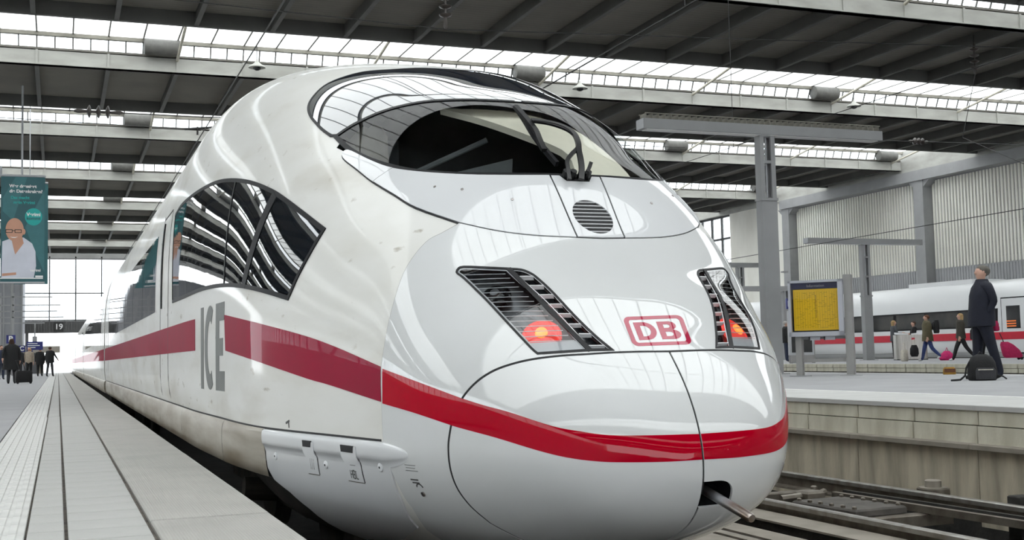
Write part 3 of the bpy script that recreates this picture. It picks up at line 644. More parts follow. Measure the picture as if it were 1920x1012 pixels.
hp = patch('centre_hatch', chartA, growA(sub_notch(hatch), -0.006), 'paint_panel', 0.010, train, 0.03, [GR], 0.009, SA)
recess('grille_recess', GR, 0.05, 'lamp_housing', hp)
for i in range(9):
    v = GR[:, 1].min() + (GR[:, 1].max() - GR[:, 1].min()) * (i + 0.6) / 9.2
    c = []
    for a_, b_ in zip(GR, np.roll(GR, -1, 0)):
        if (a_[1] > v) != (b_[1] > v): c.append(a_[0] + (b_[0] - a_[0]) * (v - a_[1]) / (b_[1] - a_[1]))
    if len(c) == 2: ribbon('grille_bar', chartA, [(min(c), v), (0, v), (max(c), v)], 0.003, 'slat_white', 0.010, hp, scaleA)
# windscreen and roof glass with their rubber frames
patch('windscreen', chartA, WSF, 'windscreen', 0.004, train, 0.04, [], 0, SA)
patch('windscreen_frame', chartA, growA(WSF, 0.014), 'rubber', 0.009, train, 0.04, [growA(WSF, -0.016)], 0.008, SA)
patch('roof_glass', chartA, growA(UPF, -0.004), 'upper_glass', 0.005, train, 0.04, [], 0.004, SA)
patch('roof_glass_frame', chartA, growA(UPF, 0.014), 'rubber', 0.007, train, 0.05, [growA(UPF, -0.004)], 0.006, SA)

# ---- headlights
dv = A['hl_div']
def lamp(fl, left_side):
    root = empty('headlight'); root.parent = train
    hl = fl(HL); d0, d1 = fl(dv[:1])[0], fl(dv[-1:])[0]
    patch('lamp_frame', chartA, hl, 'seam', 0.009, root, 0.03, [growA(hl, -0.010)], 0.02, SA)
    hi_, fl_c, nm = recess('lamp_pocket', growA(hl, 0.002), 0.075, 'lamp_housing', root)
    # divider between lens and louvre
    dd = fl(dv)
    ribbon('lamp_divider', chartA, dd, 0.022, 'seam', 0.009, root, scaleA)
    # lamps: dark upper projector, red lower lamp
    L = fl(A['lamps'])
    for (c0, c1, rad, nm_, mt, ct) in ((L[0], L[1], 0.075, 'projector_lamp', 'lamp_black', 'lamp_housing'), (L[2], L[3], 0.092, 'tail_lamp', 'lamp_red', 'lamp_core')):
        P, N_ = chartA(np.array([(c0 + c1) / 2])); P, N_ = P[0], N_[0]
        prof = [(rad, 0), (rad, 0.012), (rad * 0.9, 0.02), (rad * 0.84, 0.012), (rad * 0.7, 0.022), (rad * 0.4, 0.032), (rad * 0.1, 0.036)]
        rot = Vector((0, 0, 1)).rotation_difference(Vector(N_)).to_euler()
        lo_ = MB().lathe(prof, n=28).build(nm_, mt, root, True, tuple(P - N_ * 0.062), rot)
        MB().lathe([(rad * 0.34, 0), (rad * 0.3, 0.014), (rad * 0.1, 0.02)], n=18).build('lamp_bulb', ct, lo_, True, (0, 0, 0.028), (0, 0, 0))
    # white lower plate
    li, ri = fl(A['lineL']), fl(A['lineR'])
    low = np.array([li[-1], ri[-1], d1 + (d1 - d0) * -0.01, hl[np.argmin((hl**2).sum(1) * 0 + hl[:, 1] + (0.0 if left_side else 0))]])
    for i in range(0, 15):
        ribbon('lens_line', chartA, np.linspace(li[i], ri[i], 5), 0.0035, 'slat_white', 0.001, root, scaleA)
    a0, a1 = fl(A['slatL']), fl(A['slatR'])
    for i in range(8):
        P, N_ = chartA(np.array([a0[i], a1[i]]))
        dn = np.cross(P[1] - P[0], N_[0]); dn /= np.linalg.norm(dn)
        if dn[2] > 0: dn = -dn
        e0, e1 = P[0] + N_[0] * 0.006, P[1] + N_[1] * 0.006
        q = [e0, e1, e1 - N_[1] * 0.022 + dn * 0.002, e0 - N_[0] * 0.022 + dn * 0.002]
        t = dn * 0.004
        MB().add([*q, *[v + t for v in q]], [(0, 1, 2, 3), (7, 6, 5, 4), (0, 4, 5, 1), (1, 5, 6, 2), (2, 6, 7, 3), (3, 7, 4, 0)]).build('louvre_slat', 'slat_white', root)
    lou = growA(clip_line(hl, d0, d1, -1 if ((d1 - d0)[0] * (hl[np.argmax(np.abs(hl[:, 0]))][1] - d0[1]) - (d1 - d0)[1] * (hl[np.argmax(np.abs(hl[:, 0]))][0] - d0[0])) > 0 else 1), -0.004)
    patch('louvre_backing', chartA, lou, 'lamp_black', -0.03, root, 0.03, [], 0, SA)
    patch('louvre_border', chartA, growA(lou, -0.004), 'slat_white', 0.004, root, 0.03, [growA(lou, -0.008)], 0.003, SA)
    # clear cover over the lens side
    kc = hl.mean(0)
    far = hl[np.argmax(np.abs(hl[:, 0]))]
    kq = 1 if ((d1 - d0)[0] * (far[1] - d0[1]) - (d1 - d0)[1] * (far[0] - d0[0])) > 0 else -1
    lens = growA(clip_line(hl, d0, d1, kq), -0.006)
    patch('lens_cover', chartA, lens, 'lamp_glass', 0.006, root, 0.03, [], 0, SA)
    ins = growA(lens, -0.012)
    patch('lens_border', chartA, growA(lens, -0.004), 'slat_white', 0.0035, root, 0.03, [ins], 0.002, SA)
    # pale plate in the lower corner of the lens
    v0 = li[-1][1] - 0.001
    low = clip_line(ins, np.array([-1.0, v0]), np.array([1.0, v0]), -1)
    patch('lens_plate', chartA, low, 'lamp_white', 0.0, root, 0.03, [], 0.002, SA)
    return root
lamp(lambda p: np.asarray(p, float), True)
lamp(mir, False)

# ---- red stripe: covers, mask, body
for f_, nme in ((lambda p: np.asarray(p, float), 'l'), (mir, 'r')):
    t_, b_ = A['stS_t'].copy(), A['stS_b'].copy()
    t_[-1, 0] = b_[-1, 0] = -0.0008
    q_ = np.vstack([t_, b_[::-1]])
    patch('nose_stripe', chartA, f_(q_), 'red_bright', 0.0088, train, 0.03, [], 0.0006, SA)
    patch('mask_stripe', chartA, f_(np.vstack([A['stH_t'], A['stH_b'][::-1]])), 'red_bright', 0.0068, train, 0.04, [], 0.0006, SA)

# ---- DB emblem on the mask
LG = A['logo'].reshape(5, 9, 2)
gxm = LG[..., 0].mean()
def lg(s, t):
    """emblem coordinates (0..1, 0..1 from top left) -> chart"""
    s = np.asarray(s, float) * 8; t = np.asarray(t, float) * 4
    i = np.clip(s.astype(int), 0, 7); j = np.clip(t.astype(int), 0, 3); a = (s - i)[:, None]; b = (t - j)[:, None]
    return LG[j, i] * (1 - a) * (1 - b) + LG[j, i + 1] * a * (1 - b) + LG[j + 1, i] * (1 - a) * b + LG[j + 1, i + 1] * a * b
def rrect(x0, y0, x1, y1, rx, ry):
    o = []
    for cx, cy, a0 in ((x1 - rx, y0 + ry, -90), (x1 - rx, y1 - ry, 0), (x0 + rx, y1 - ry, 90), (x0 + rx, y0 + ry, 180)):
        for k in range(7):
            w = R(a0 + 15 * k); o.append((cx + rx * math.cos(w), cy + ry * math.sin(w)))
    o = np.array(o); return lg(o[:, 0], o[:, 1])
emblem = empty('emblem'); emblem.parent = train
patch('emblem_frame', chartA, rrect(0, 0, 1, 1, .10, .17), 'red_logo', 0.0068, emblem, 0.02, [rrect(.075, .11, .925, .89, .05, .09)], 0.0006, SA)
def arcp(cx, cy, rx, ry, a0, a1, n=12):
    return [(cx + rx * math.cos(R(a0 + (a1 - a0) * k / n)), cy + ry * math.sin(R(a0 + (a1 - a0) * k / n))) for k in range(n + 1)]
def letter(name, outer, holes_):
    f = lambda q: lg(np.array(q)[:, 0], np.array(q)[:, 1])
    patch(name, chartA, f(outer), 'red_logo', 0.0068, emblem, 0.02, [f(q) for q in holes_], 0.0006, SA)
letter('letter_D', [(.14, .2), (.29, .2)] + arcp(.29, .5, .19, .3, -90, 90) + [(.14, .8)], [[(.235, .32), (.28, .32)] + arcp(.28, .5, .105, .18, -90, 90) + [(.235, .68)]])
letter('letter_B', [(.53, .2), (.72, .2)] + arcp(.72, .345, .115, .145, -90, 70) + arcp(.74, .64, .13, .16, -70, 90) + [(.53, .8)],
       [[(.625, .3), (.68, .3)] + arcp(.68, .36, .05, .06, -90, 90, 8) + [(.625, .42)], [(.625, .55), (.69, .55)] + arcp(.69, .625, .06, .075, -90, 90, 8) + [(.625, .70)]])

# ---- flanks: stripe, ICE letters, windows, doors
yC = float(A['stC'][0][0])
for side, ch in ((-1, BL), (1, BR)):
    q = np.vstack([A['stB_t'], A['stB_b'][::-1]])
    patch('body_stripe', ch, q, 'red_worn', 0.003, train, 0.12, [], 0.002)
    patch('body_stripe', ch, [(yC, 1.78), (CAR_END, 1.775), (CAR_END, 1.50), (yC, 1.525)], 'red_worn', 0.003, train, 0.3, [], 0.002)
    if side < 0:
        L0, L1 = 1.225, 1.855
        patch('letter_I', ch, [(5.12, L0), (4.99, L0), (4.99, L1), (5.12, L1)], 'letter_grey', 0.003, train, 0.1, [], 0.002)
        cc = arcp(4.62, 1.54, .25, .315, -60, -300, 24)
        ci = arcp(4.62, 1.54, .13, .2, -300, -60, 24)
        patch('letter_C', ch, [(p[0] * -1 + 9.30, p[1]) for p in cc + ci], 'letter_grey', 0.003, train, 0.1, [], 0.002)
        e = [(4.42, L0), (4.03, L0), (4.03, L0 + .14), (4.27, L0 + .14), (4.27, 1.475), (4.10, 1.475), (4.10, 1.6), (4.27, 1.6), (4.27, L1 - .13), (4.05, L1 - .13), (4.05, L1), (4.42, L1)]
        patch('letter_E', ch, e, 'letter_grey', 0.003, train, 0.1, [], 0.002)
    W_ = A['win']
    win = patch('side_window', ch, W_, 'window_dark', 0.004, train, 0.08, [], 0.003)
    patch('window_frame', ch, grow(W_, 0.010), 'rubber', 0.007, win, 0.1, [grow(W_, -0.018)], 0.006)
    for nmx, wd in (('wdiv', 0.11), ('wdiv2', 0.03)):
        a_, b_ = A[nmx][0], A[nmx][-1]
        ribbon('window_post', ch, np.linspace(a_, b_, 9), wd, 'rubber', 0.008, win)
    # door between the cab and the saloon
    for yy, z0, z1, wd in ((7.78, 0.98, 2.95, 0.02), (8.75, 0.98, 3.0, 0.014)):
        ribbon('door_seam', ch, [(yy, z) for z in np.linspace(z0, z1, 14)], wd, 'seam', 0.003, train)
    ribbon('door_seam', ch, [(y, 2.96) for y in np.linspace(7.78, 8.75, 6)], 0.014, 'seam', 0.003, train)
    ribbon('grab_bar', ch, [(8.55, z) for z in np.linspace(2.0, 2.9, 10)], 0.05, 'rubber', 0.012, train)
    yy = 9.45
    while yy < 22:
        y1 = min(yy + 2.15, 22.6)
        patch('saloon_window', ch, [(yy, 2.0), (y1, 2.0), (y1, 2.86), (yy, 2.86)], 'window_dark', 0.004, train, 0.2, [], 0.003)
        yy = y1 + 0.035
    ribbon('door_seam', ch, [(22.9, z) for z in np.linspace(0.98, 3.0, 14)], 0.02, 'seam', 0.003, train)
    ribbon('door_seam', ch, [(23.9, z) for z in np.linspace(0.98, 3.0, 14)], 0.02, 'seam', 0.003, train)
    # sill line and skirts
    ysk = np.r_[np.linspace(1.17, 3.4, 40), np.linspace(3.6, CAR_END, 60)]
    prof = [(1.030, -0.004), (1.024, 0.012), (1.008, 0.030), (0.985, 0.041), (0.955, 0.046), (0.93, 0.048), (0.88, 0.046), (0.80, 0.036), (0.745, 0.022), (0.735, 0.0)]
    def skirt(y0, y1, m, fade=False):
        yr = ysk[(ysk > y0) & (ysk < y1)]; yr = np.r_[y0, yr, y1]
        vs, fs = [], []
        for y in yr:
            xb = float(ch(np.array([(y, 1.02)]))[0][0, 0])
            k = 1.0 if not fade else min(1, max(0.0, (y - y0) / 0.22))**0.5
            for z, o_ in prof:
                if fade:
                    zz = 0.985 + (z - 0.985) * (0.25 + 0.75 * k) if z < 0.985 else 0.985 + (z - 0.985) * k
                    xs = abs(float(ch(np.array([(y, max(zz, 0.5))]))[0][0, 0]))
                    vs.append((side * (xs - 0.004 + o_ * k * 1.0), y, zz))
                else:
                    q_ = min(1.0, max(0.0, (y - 2.74) / 1.3)); q_ = q_ * q_ * (3 - 2 * q_)
                    xs = abs(float(ch(np.array([(y, z)]))[0][0, 0])) + (0.02 if z > 0.93 else 0.011)
                    vs.append((side * (q_ * (abs(xb) + o_ * 0.55) + (1 - q_) * (xs if o_ > 0.01 else xs - 0.02)), y, z))
        n = len(prof)
        for i in range(len(yr) - 1):
            for k in range(n - 1):
                f = (i * n + k, i * n + k + 1, (i + 1) * n + k + 1, (i + 1) * n + k)
                fs.append(f if side > 0 else f[::-1])
        me = to_mesh('skirt_panel', vs, fs, m, smooth=True)
        return mobj('skirt_panel', me, train)
    edges = [2.74, 4.05, 6.6, 9.0, 11.5, 14.0, 17.0, 20.0, 22.5, CAR_END]
    for a_, b_ in zip(edges, edges[1:]): skirt(a_ + 0.006, b_ - 0.006, 'paint_skirt')
    ribbon('sill_seam', ch, [(y, 1.033) for y in ysk[ysk > 1.19]], 0.012, 'seam', 0.003, train)

# apron below the sill, with lip, two flaps and bolts
ap = [(1.17, 1.02)] + [(y, 1.025) for y in np.linspace(1.3, 2.72, 12)] + [(2.735, 0.80), (2.66, 0.735), (2.46, 0.68), (2.3, 0.60), (2.2, 0.48), (2.17, 0.43), (1.9, 0.45), (1.6, 0.5)] + [(1.25, 0.6), (1.17, 0.75), (1.155, 0.88)]
for side, ch in ((-1, BL), (1, BR)):
    apn = patch('apron_panel', ch, ap, 'paint_panel', 0.010, train, 0.06, [], 0.03)
    # rounded ledge along the top of the apron, running out into the mask
    pf_ = [(1.028, -.004), (1.026, .008), (1.020, .016), (1.006, .021), (.985, .0225), (.96, .0225), (.944, .0205), (.936, .016), (.928, .0105), (.915, .006), (.90, .0045)]
    yr = np.r_[np.linspace(0.99, 1.3, 14), np.linspace(1.36, 2.735, 22)]
    vs, fs = [], []
    for y in yr:
        k = min(1.0, max(0.0, (y - 0.99) / 0.2))**0.5
        zs = np.array([0.975 + (z - 0.975) * (0.15 + 0.85 * k) for z, _ in pf_])
        P, N_ = ch(np.stack([np.full(len(zs), y), zs], -1))
        vs += [tuple(p + np.array([side * (o_ * k + 0.006), 0, 0])) for p, (_, o_) in zip(P, pf_)]
    n = len(pf_)
    for i in range(len(yr) - 1):
        for k in range(n - 1):
            f = (i * n + k, i * n + k + 1, (i + 1) * n + k + 1, (i + 1) * n + k)
            fs.append(f if side > 0 else f[::-1])
    mobj('apron_lip', to_mesh('apron_lip', vs, fs, 'paint_panel', smooth=True), apn)
    flap_off = lambda V: np.interp(V[:, 1], [0.90, 0.935, 0.96, 0.99, 1.0], [0.0130, 0.0305, 0.0325, 0.0325, 0.031])
    for y0, y1, z0, z1 in ((1.965, 2.10, 0.815, 0.99), (1.455, 1.63, 0.813, 0.995)):
        fl_ = patch('apron_flap', ch, [(y0, z0), (y1, z0), (y1, z1), (y0, z1)], 'paint_panel', flap_off, apn, 0.015, [], 0.004)
        patch('flap_notch', ch, [(y0 + 0.03, 0.962), (y1 - 0.01, 0.962), (y1 - 0.005, 0.996), (y0 + 0.02, 0.996)], 'seam', 0.0345, apn, 0.05, [], 0.006)
        ribbon('flap_gap', ch, [(y0 - 0.004, z) for z in np.linspace(z0, 0.915, 6)], 0.005, 'seam', 0.0118, apn)
        ribbon('flap_gap', ch, [(y, z0 - 0.003) for y in np.linspace(y0, y1, 5)], 0.004, 'seam_grey', 0.0118, apn)
        if side < 0:
            ym = (y0 + y1) / 2
            if y0 < 1.6:
                for i, s_w in enumerate((0.05, 0.01, 0.05)):
                    ribbon('flap_mark', ch, [(ym + 0.03, 0.925 - i * 0.03), (ym - 0.03, 0.925 - i * 0.03)], 0.0025, 'print_dark', 0.0138, apn)
                for i, (a_, b_) in enumerate((((.04, 0), (.04, .04)), ((.02, 0), (.02, .04)), ((.04, .02), (.02, .02)), ((.01, 0), (.01, .04)), ((.01, .0), (-.008, .0)), ((.01, .04), (-.008, .04)), ((.01, .02), (-.008, .02)), ((-.008, 0), (-.008, .04)), ((-.02, 0), (-.02, .04)), ((-.02, 0), (-.038, 0)))):
                    ribbon('stencil_letter', ch, [(ym + a_[0], 0.828 + a_[1]), (ym + b_[0], 0.828 + b_[1])], 0.006, 'print_dark', 0.0138, apn)
            else:
                for i in range(3):
                    ribbon('flap_mark', ch, [(ym + 0.02 - i * .02, 0.84), (ym + 0.02 - i * .02, 0.92)], 0.004, 'letter_grey', 0.0138, apn)
    for yb, zb in ((2.55, 0.88), (1.865, 0.875), (1.245, 0.905)):
        P, N_ = ch(np.array([(yb, zb)]))
        rot = Vector((0, 0, 1)).rotation_difference(Vector(N_[0])).to_euler()
        b_ = MB().lathe([(0.021, 0), (0.021, 0.006), (0.012, 0.009)], n=16).build('apron_bolt', 'slat_white', apn, True, tuple(P[0] + N_[0] * 0.009), rot)
        MB().lathe([(0.006, 0), (0.006, 0.003)], n=8).build('bolt_socket', 'seam', b_, False, (0, 0, 0.008), (0, 0, 0))
# small stencilled notes ahead of the apron and on the flank
for y_, z_, w_ in ((0.99, 0.93, .08), (0.99, 0.917, .07), (0.985, 0.904, .09)):
    ribbon('stencil_line', BL, [(y_ + w_ / 2, z_), (y_ - w_ / 2, z_)], 0.003, 'letter_grey', 0.0072, train)
for y_, z_, w_ in ((0.985, 0.862, .055), (0.98, 0.848, .05)):
    ribbon('stencil_line', BL, [(y_ + w_ / 2, z_), (y_ - w_ / 2, z_)], 0.006, 'print_dark', 0.0072, train)
ribbon('stencil_arc', BL, [(0.965 + .022 * math.cos(w), 0.822 + .022 * math.sin(w)) for w in np.linspace(0.3, 2.9, 8)], 0.006, 'print_dark', 0.0072, train)
P, N_ = BL(np.array([(0.962, 0.797)]))
MB().lathe([(0.012, 0), (0.012, 0.006), (0.005, 0.008)], n=12).build('vent_bolt', 'steel', train, True, tuple(P[0] + N_[0] * 0.006), Vector((0, 0, 1)).rotation_difference(Vector(N_[0])).to_euler())
ribbon('stencil_mark', BL, [(2.39, 1.075), (2.34, 1.09)], 0.012, 'print_dark', 0.003, train)
ribbon('stencil_mark', BL, [(2.35, 1.085), (2.345, 1.05)], 0.008, 'print_dark', 0.003, train)
for q in ((-0.2, 0.285), (-0.162, 0.262), (-0.1, 0.232)):
    for s in (-1, 1):
        P, N_ = chartA(np.array([(q[0] * s, q[1])]))
        MB().lathe([(0.008, 0), (0.008, 0.003), (0.003, 0.004)], n=10).build('panel_screw', 'steel', train, True, tuple(P[0] + N_[0] * 0.010), Vector((0, 0, 1)).rotation_difference(Vector(N_[0])).to_euler())

# ---- wiper
wiper = empty('windscreen_wiper'); wiper.parent = train
def flat_arm(path, wid, thick):
    P = np.array(path); T = np.gradient(P, axis=0); T /= np.linalg.norm(T, axis=1)[:, None]
    N_ = grad(P); S = np.cross(T, N_); S /= np.linalg.norm(S, axis=1)[:, None]
    return MB().loft([[p + s * wid / 2, p + s * wid / 2 + n * thick, p - s * wid / 2 + n * thick, p - s * wid / 2] for p, s, n in zip(P, S, N_)])
flat_arm(A['arm1'], 0.022, 0.012).build('wiper_arm', 'black_plastic', wiper)
flat_arm(A['arm2'], 0.030, 0.014).build('wiper_arm', 'black_plastic', wiper)
flat_arm(A['blade'], 0.020, 0.03).build('wiper_blade', 'rubber', wiper)
flat_arm(A['blade2'], 0.030, 0.02).build('blade_holder', 'black_plastic', wiper)
PB, NB = chartA(np.array([(x, vtop - 0.004) for x in (-0.017, -0.006, 0.006, 0.016)]))
wbm = MB()
for p, n in zip(PB, NB):
    wbm.tube([p - n * 0.02, p + n * 0.05], 0.018, 8)
wbm.build('wiper_base', 'black_plastic', wiper)
flat_arm(chartA(np.array([(0.012, vtop - 0.008), (0.02, vtop + 0.004), (0.026, vtop + 0.014)]))[0] + [0, -0.03, 0.03], 0.02, 0.02).build('wiper_lever', 'black_plastic', wiper)

# ---- driver's cab seen through the windscreen
cab = empty('driver_cab'); cab.parent = train
cy = np.linspace(1.15, 3.9, 40)
rg = np.array([ring(y, 0.10) for y in cy])
fs = [[], []]
gu = rg - QC; gu = gu / np.linalg.norm(gu, axis=-1, keepdims=True); gu = np.stack([gu[..., 0], gu[..., 2]], -1) / (1 - gu[..., 1])[..., None]
cutc = inside(gu.reshape(-1, 2), growA(WSF, 0.10)).reshape(gu.shape[:2])
for i in range(len(cy) - 1):
    for k in range(NT):
        k2 = (k + 1) % NT
        if cutc[i, k] or cutc[i + 1, k] or cutc[i, k2] or cutc[i + 1, k2]: continue
        x, z = rg[i, k, 0], rg[i, k, 2]
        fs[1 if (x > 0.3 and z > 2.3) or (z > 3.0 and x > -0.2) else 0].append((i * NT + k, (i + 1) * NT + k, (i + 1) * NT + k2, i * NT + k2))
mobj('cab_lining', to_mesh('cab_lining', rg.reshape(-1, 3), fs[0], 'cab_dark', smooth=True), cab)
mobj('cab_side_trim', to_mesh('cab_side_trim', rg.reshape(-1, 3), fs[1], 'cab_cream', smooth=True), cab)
bk = [(x, z) for x, y, z in ring(3.85, 0.1)]
MB().prism(bk, 3.85, 3.9).build('cab_bulkhead', 'cab_dark', cab)
MB().prism([q for q in bk if q[0] >= -0.1 and q[1] > 3.3 - 0.23 * (q[0] - 0.1)], 3.82, 3.84).build('bulkhead_trim', 'cab_cream', cab)
MB().box(-0.95, -0.25, 3.78, 3.82, 2.3, 3.0).build('cab_locker', 'cab_grey', cab)
MB().add([(-0.75, 1.75, 2.30), (0.75, 1.75, 2.30), (0.5, 1.32, 2.28), (-0.5, 1.32, 2.28), (-0.85, 2.35, 2.42), (0.85, 2.35, 2.42), (-0.85, 2.4, 1.7), (0.85, 2.4, 1.7)],
         [(3, 2, 1, 0), (0, 1, 5, 4), (4, 5, 7, 6)]).build('dashboard', 'cab_dark', cab)
MB().lathe([(0.30, 0), (0.28, 0.06), (0.15, 0.1), (0.02, 0.11)], (0.0, 1.62, 2.29), 20).build('instrument_hood', 'cab_dark', cab, True)
seat = MB().loft([[(-0.68 + .14 * (1.0 if z < 2.9 else 0.75) * math.cos(w), 2.95 + 0.06 * math.sin(w) + (z - 2.4) * 0.12, z) for w in np.linspace(0, 2 * math.pi, 16, endpoint=False)] for z in (1.9, 2.4, 2.7, 2.88, 2.94)])
seat.build('driver_seat', 'seat_beige', cab, True)
MB().tube([(-0.55, 2.75, 2.55), (-0.05, 2.45, 2.78)], 0.018, 8).build('sunblind_rail', 'cab_grey', cab)
MB().add([(-0.6, 2.72, 2.5), (0.1, 2.40, 2.66), (0.1, 2.44, 2.45), (-0.6, 2.76, 2.3)], [(0, 1, 2, 3)]).build('sunblind', 'cab_grey', cab)
patch('cab_side_panel', chartA, A['cream'], 'cab_cream', -0.09, cab, 0.05, [], 0.04, SA)
# cream pillar with rounded edge on the far side of the cab
MB().loft([[(0.52 + 0.16 * t + .1 * math.cos(w), 1.75 + 1.1 * t + .07 * math.sin(w), 2.34 + 0.62 * t) for w in np.linspace(0, 2 * math.pi, 12, endpoint=False)] for t in np.linspace(0, 1, 8)]).build('cab_pillar', 'cab_cream', cab, True)

# ---- the cars behind
def body_section(z0=0.78, inset=0.0):
    rr = ring(NY, inset)
    pts = [(p[0], p[2]) for p in rr]
    # start at the lower right, go over the roof to the lower left
    k = [i for i in range(NT) if pts[i][1] >= z0]
    right = sorted([pts[i] for i in k if pts[i][0] >= 0], key=lambda q: math.atan2(q[1] - 0.78, q[0] + 1e-9))
    return right + [(-x, z) for x, z in right[::-1] if x > 1e-6]
BS = body_section()
def car(y0, y1, index):
    n = len(BS)
    vs = [(x, y0, z) for x, z in BS] + [(x, y1, z) for x, z in BS]
    fs = [(i, i + 1, n + i + 1, n + i) for i in range(n - 1)] + [(n - 1, 0, n, 2 * n - 1), tuple(range(n)), tuple(range(n, 2 * n))[::-1]]
    me = to_mesh('car_body', vs, fs, 'paint_body', smooth=True)
    me.set_sharp_from_angle(angle=R(35))
    bm = bmesh.new(); bm.from_mesh(me); bmesh.ops.recalc_face_normals(bm, faces=bm.faces); bm.to_mesh(me); bm.free()
    mobj('car_body', me, train)
    MB().box(-1.36, 1.36, y0, y1, 0.25, 0.79).build('underframe', 'underframe', train)
    for side, ch in ((-1, BL), (1, BR)):
        patch('body_stripe', ch, [(y0, 1.50), (y1, 1.50), (y1, 1.775), (y0, 1.775)], 'red_worn', 0.003, train, 2.0, [], 0.002)
        yy = y0 + 2.2
        while yy < y1 - 3:
            y2 = min(yy + 2.4, y1 - 2.2)
            patch('saloon_window', ch, [(yy, 2.0), (y2, 2.0), (y2, 2.86), (yy, 2.86)], 'window_dark', 0.004, train, 0.4, [], 0.003)
            yy = y2 + 0.04
        for yd in (y0 + 0.9, y0 + 1.9, y1 - 1.9, y1 - 0.9):
            ribbon('door_seam', ch, [(yd, z) for z in np.linspace(0.98, 3.0, 8)], 0.025, 'seam', 0.003, train)
        yy = y0
        while yy < y1 - 1:
            y2 = min(yy + 4.1, y1)
            xb = 1.487
            MB().loft([[(side * (xb + o_), y, z) for z, o_ in [(1.03, -.02), (1.024, .012), (1.0, .035), (.95, .046), (.88, .046), (.80, .036), (.735, .02), (.735, -.05)]] for y in (yy + .01, y2 - .01)]).build('skirt_panel', 'paint_skirt', train, True)
            yy = y2
bounds = [(25.35, 49.6), (50.2, 74.4), (75.0, 95.0)]
for i, (a_, b_) in enumerate(bounds): car(a_, b_, i)
gs = body_section(0.8, 0.16)
for a_, b_ in ((CAR_END, 25.35), (49.6, 50.2), (74.4, 75.0)):
    MB().prism(gs, a_, b_).build('gangway_bellows', 'rubber', train)
# bogie wheels in the shadow under the cars
for yb in (3.6, 6.1, 20.0, 22.5, 28.0, 30.5):
    for s in (-1, 1):
        w_ = MB().lathe([(0.46, -.07), (0.46, .0), (0.43, .02), (0.43, .06), (0.2, .07), (0.1, .12)], (0, 0, 0), 28, 'x')
        w_.build('wheel', 'underframe', train, True, (s * 0.76, yb, 0.46), (0, 0, 0 if s > 0 else math.pi))
    MB().tube([(-0.95, yb, 0.46), (0.95, yb, 0.46)], 0.09, 12).build('axle', 'underframe', train)
for s in (-1, 1):
    MB().box(s * 1.0 - .06, s * 1.0 + .06, 3.2, 6.6, 0.42, 0.62).tube([(s * 1.05, 4.3, 0.5), (s * 1.3, 4.3, 0.52)], 0.085, 14).build('bogie_frame', 'underframe', train)
# ------------------------------------------------------------------ the hall
mat('asphalt', (0.34, 0.342, 0.352), 0.75, scale=1.2, col2=(0.295, 0.297, 0.306), bump=0.25, bscale=120)
mat('slab', (0.43, 0.43, 0.415), 0.7, scale=3, col2=(0.38, 0.38, 0.365), bump=0.1, bscale=60)
mat('slab_tread', (0.42, 0.41, 0.385), 0.7, scale=2.2, col2=(0.36, 0.352, 0.33))
mat('tactile', (0.62, 0.62, 0.60), 0.7, scale=5, col2=(0.50, 0.50, 0.49))
mat('joint_dark', (0.15, 0.13, 0.11), 0.9, scale=14, col2=(0.06, 0.052, 0.045))
mat('kerb_light', (0.50, 0.50, 0.49), 0.7, scale=2, col2=(0.44, 0.44, 0.43))
mat('line_white', (0.72, 0.72, 0.70), 0.7, scale=6, col2=(0.62, 0.62, 0.60))
mat('wall_block', (0.66, 0.64, 0.54), 0.85, scale=2.2, col2=(0.42, 0.395, 0.31), bump=0.2, bscale=25, stretch=(1, 1.6, .7))
mat('wall_stained', (0.60, 0.54, 0.42), 0.85, scale=2.0, col2=(0.32, 0.285, 0.22), bump=0.2, bscale=25, stretch=(1, 3.0, .5))
mat('pit', (0.045, 0.042, 0.038), 0.9, scale=4, col2=(0.02, 0.02, 0.019), bump=0.3, bscale=20)
mat('rail_steel', (0.20, 0.18, 0.15), 0.45, 0.5, scale=8, col2=(0.12, 0.10, 0.08))
mat('rail_top', (0.38, 0.37, 0.35), 0.35, 0.7, scale=9, col2=(0.25, 0.23, 0.2))
mat('plate_dark', (0.10, 0.09, 0.08), 0.8, scale=5, col2=(0.05, 0.045, 0.04))
mat('plate_dusty', (0.29, 0.26, 0.22), 0.8, scale=3, col2=(0.20, 0.18, 0.15))
mat('deck', (0.175, 0.165, 0.145), 0.8, scale=0.7, col2=(0.14, 0.132, 0.118))
mat('rib_paint', (0.105, 0.105, 0.10), 0.7, scale=0.8, col2=(0.075, 0.075, 0.07))
mat('beam_light', (0.38, 0.38, 0.355), 0.7, scale=1.1, col2=(0.29, 0.288, 0.265), stretch=(1, 1, 3))
mat('purlin', (0.26, 0.25, 0.215), 0.7, scale=1.5, col2=(0.17, 0.16, 0.135))
mat('mullion', (0.16, 0.155, 0.145), 0.6, var=0.2)
mat('strut_cream', (0.55, 0.52, 0.44), 0.6, var=0.2)
mat('mast_grey', (0.27, 0.272, 0.278), 0.5, scale=2, col2=(0.24, 0.242, 0.247))
mat('mast_light', (0.42, 0.43, 0.45), 0.5, var=0.1)
mat('sheet_light', (0.78, 0.775, 0.71), 0.6, scale=0.25, col2=(0.64, 0.635, 0.57))
mat('sheet_grey', (0.36, 0.365, 0.375), 0.6, scale=0.5, col2=(0.31, 0.315, 0.32))
mat('plaster', (0.88, 0.87, 0.82), 0.85, scale=0.5, col2=(0.68, 0.66, 0.60), stretch=(1, 1, .4))
mat('dark_frame', (0.03, 0.03, 0.03), 0.5, var=0.3)
mat('facade_grey', (0.22, 0.225, 0.24), 0.7, scale=0.6, col2=(0.19, 0.195, 0.21))
mat('bridge_grey', (0.11, 0.11, 0.11), 0.7, scale=1.0, col2=(0.09, 0.09, 0.09))
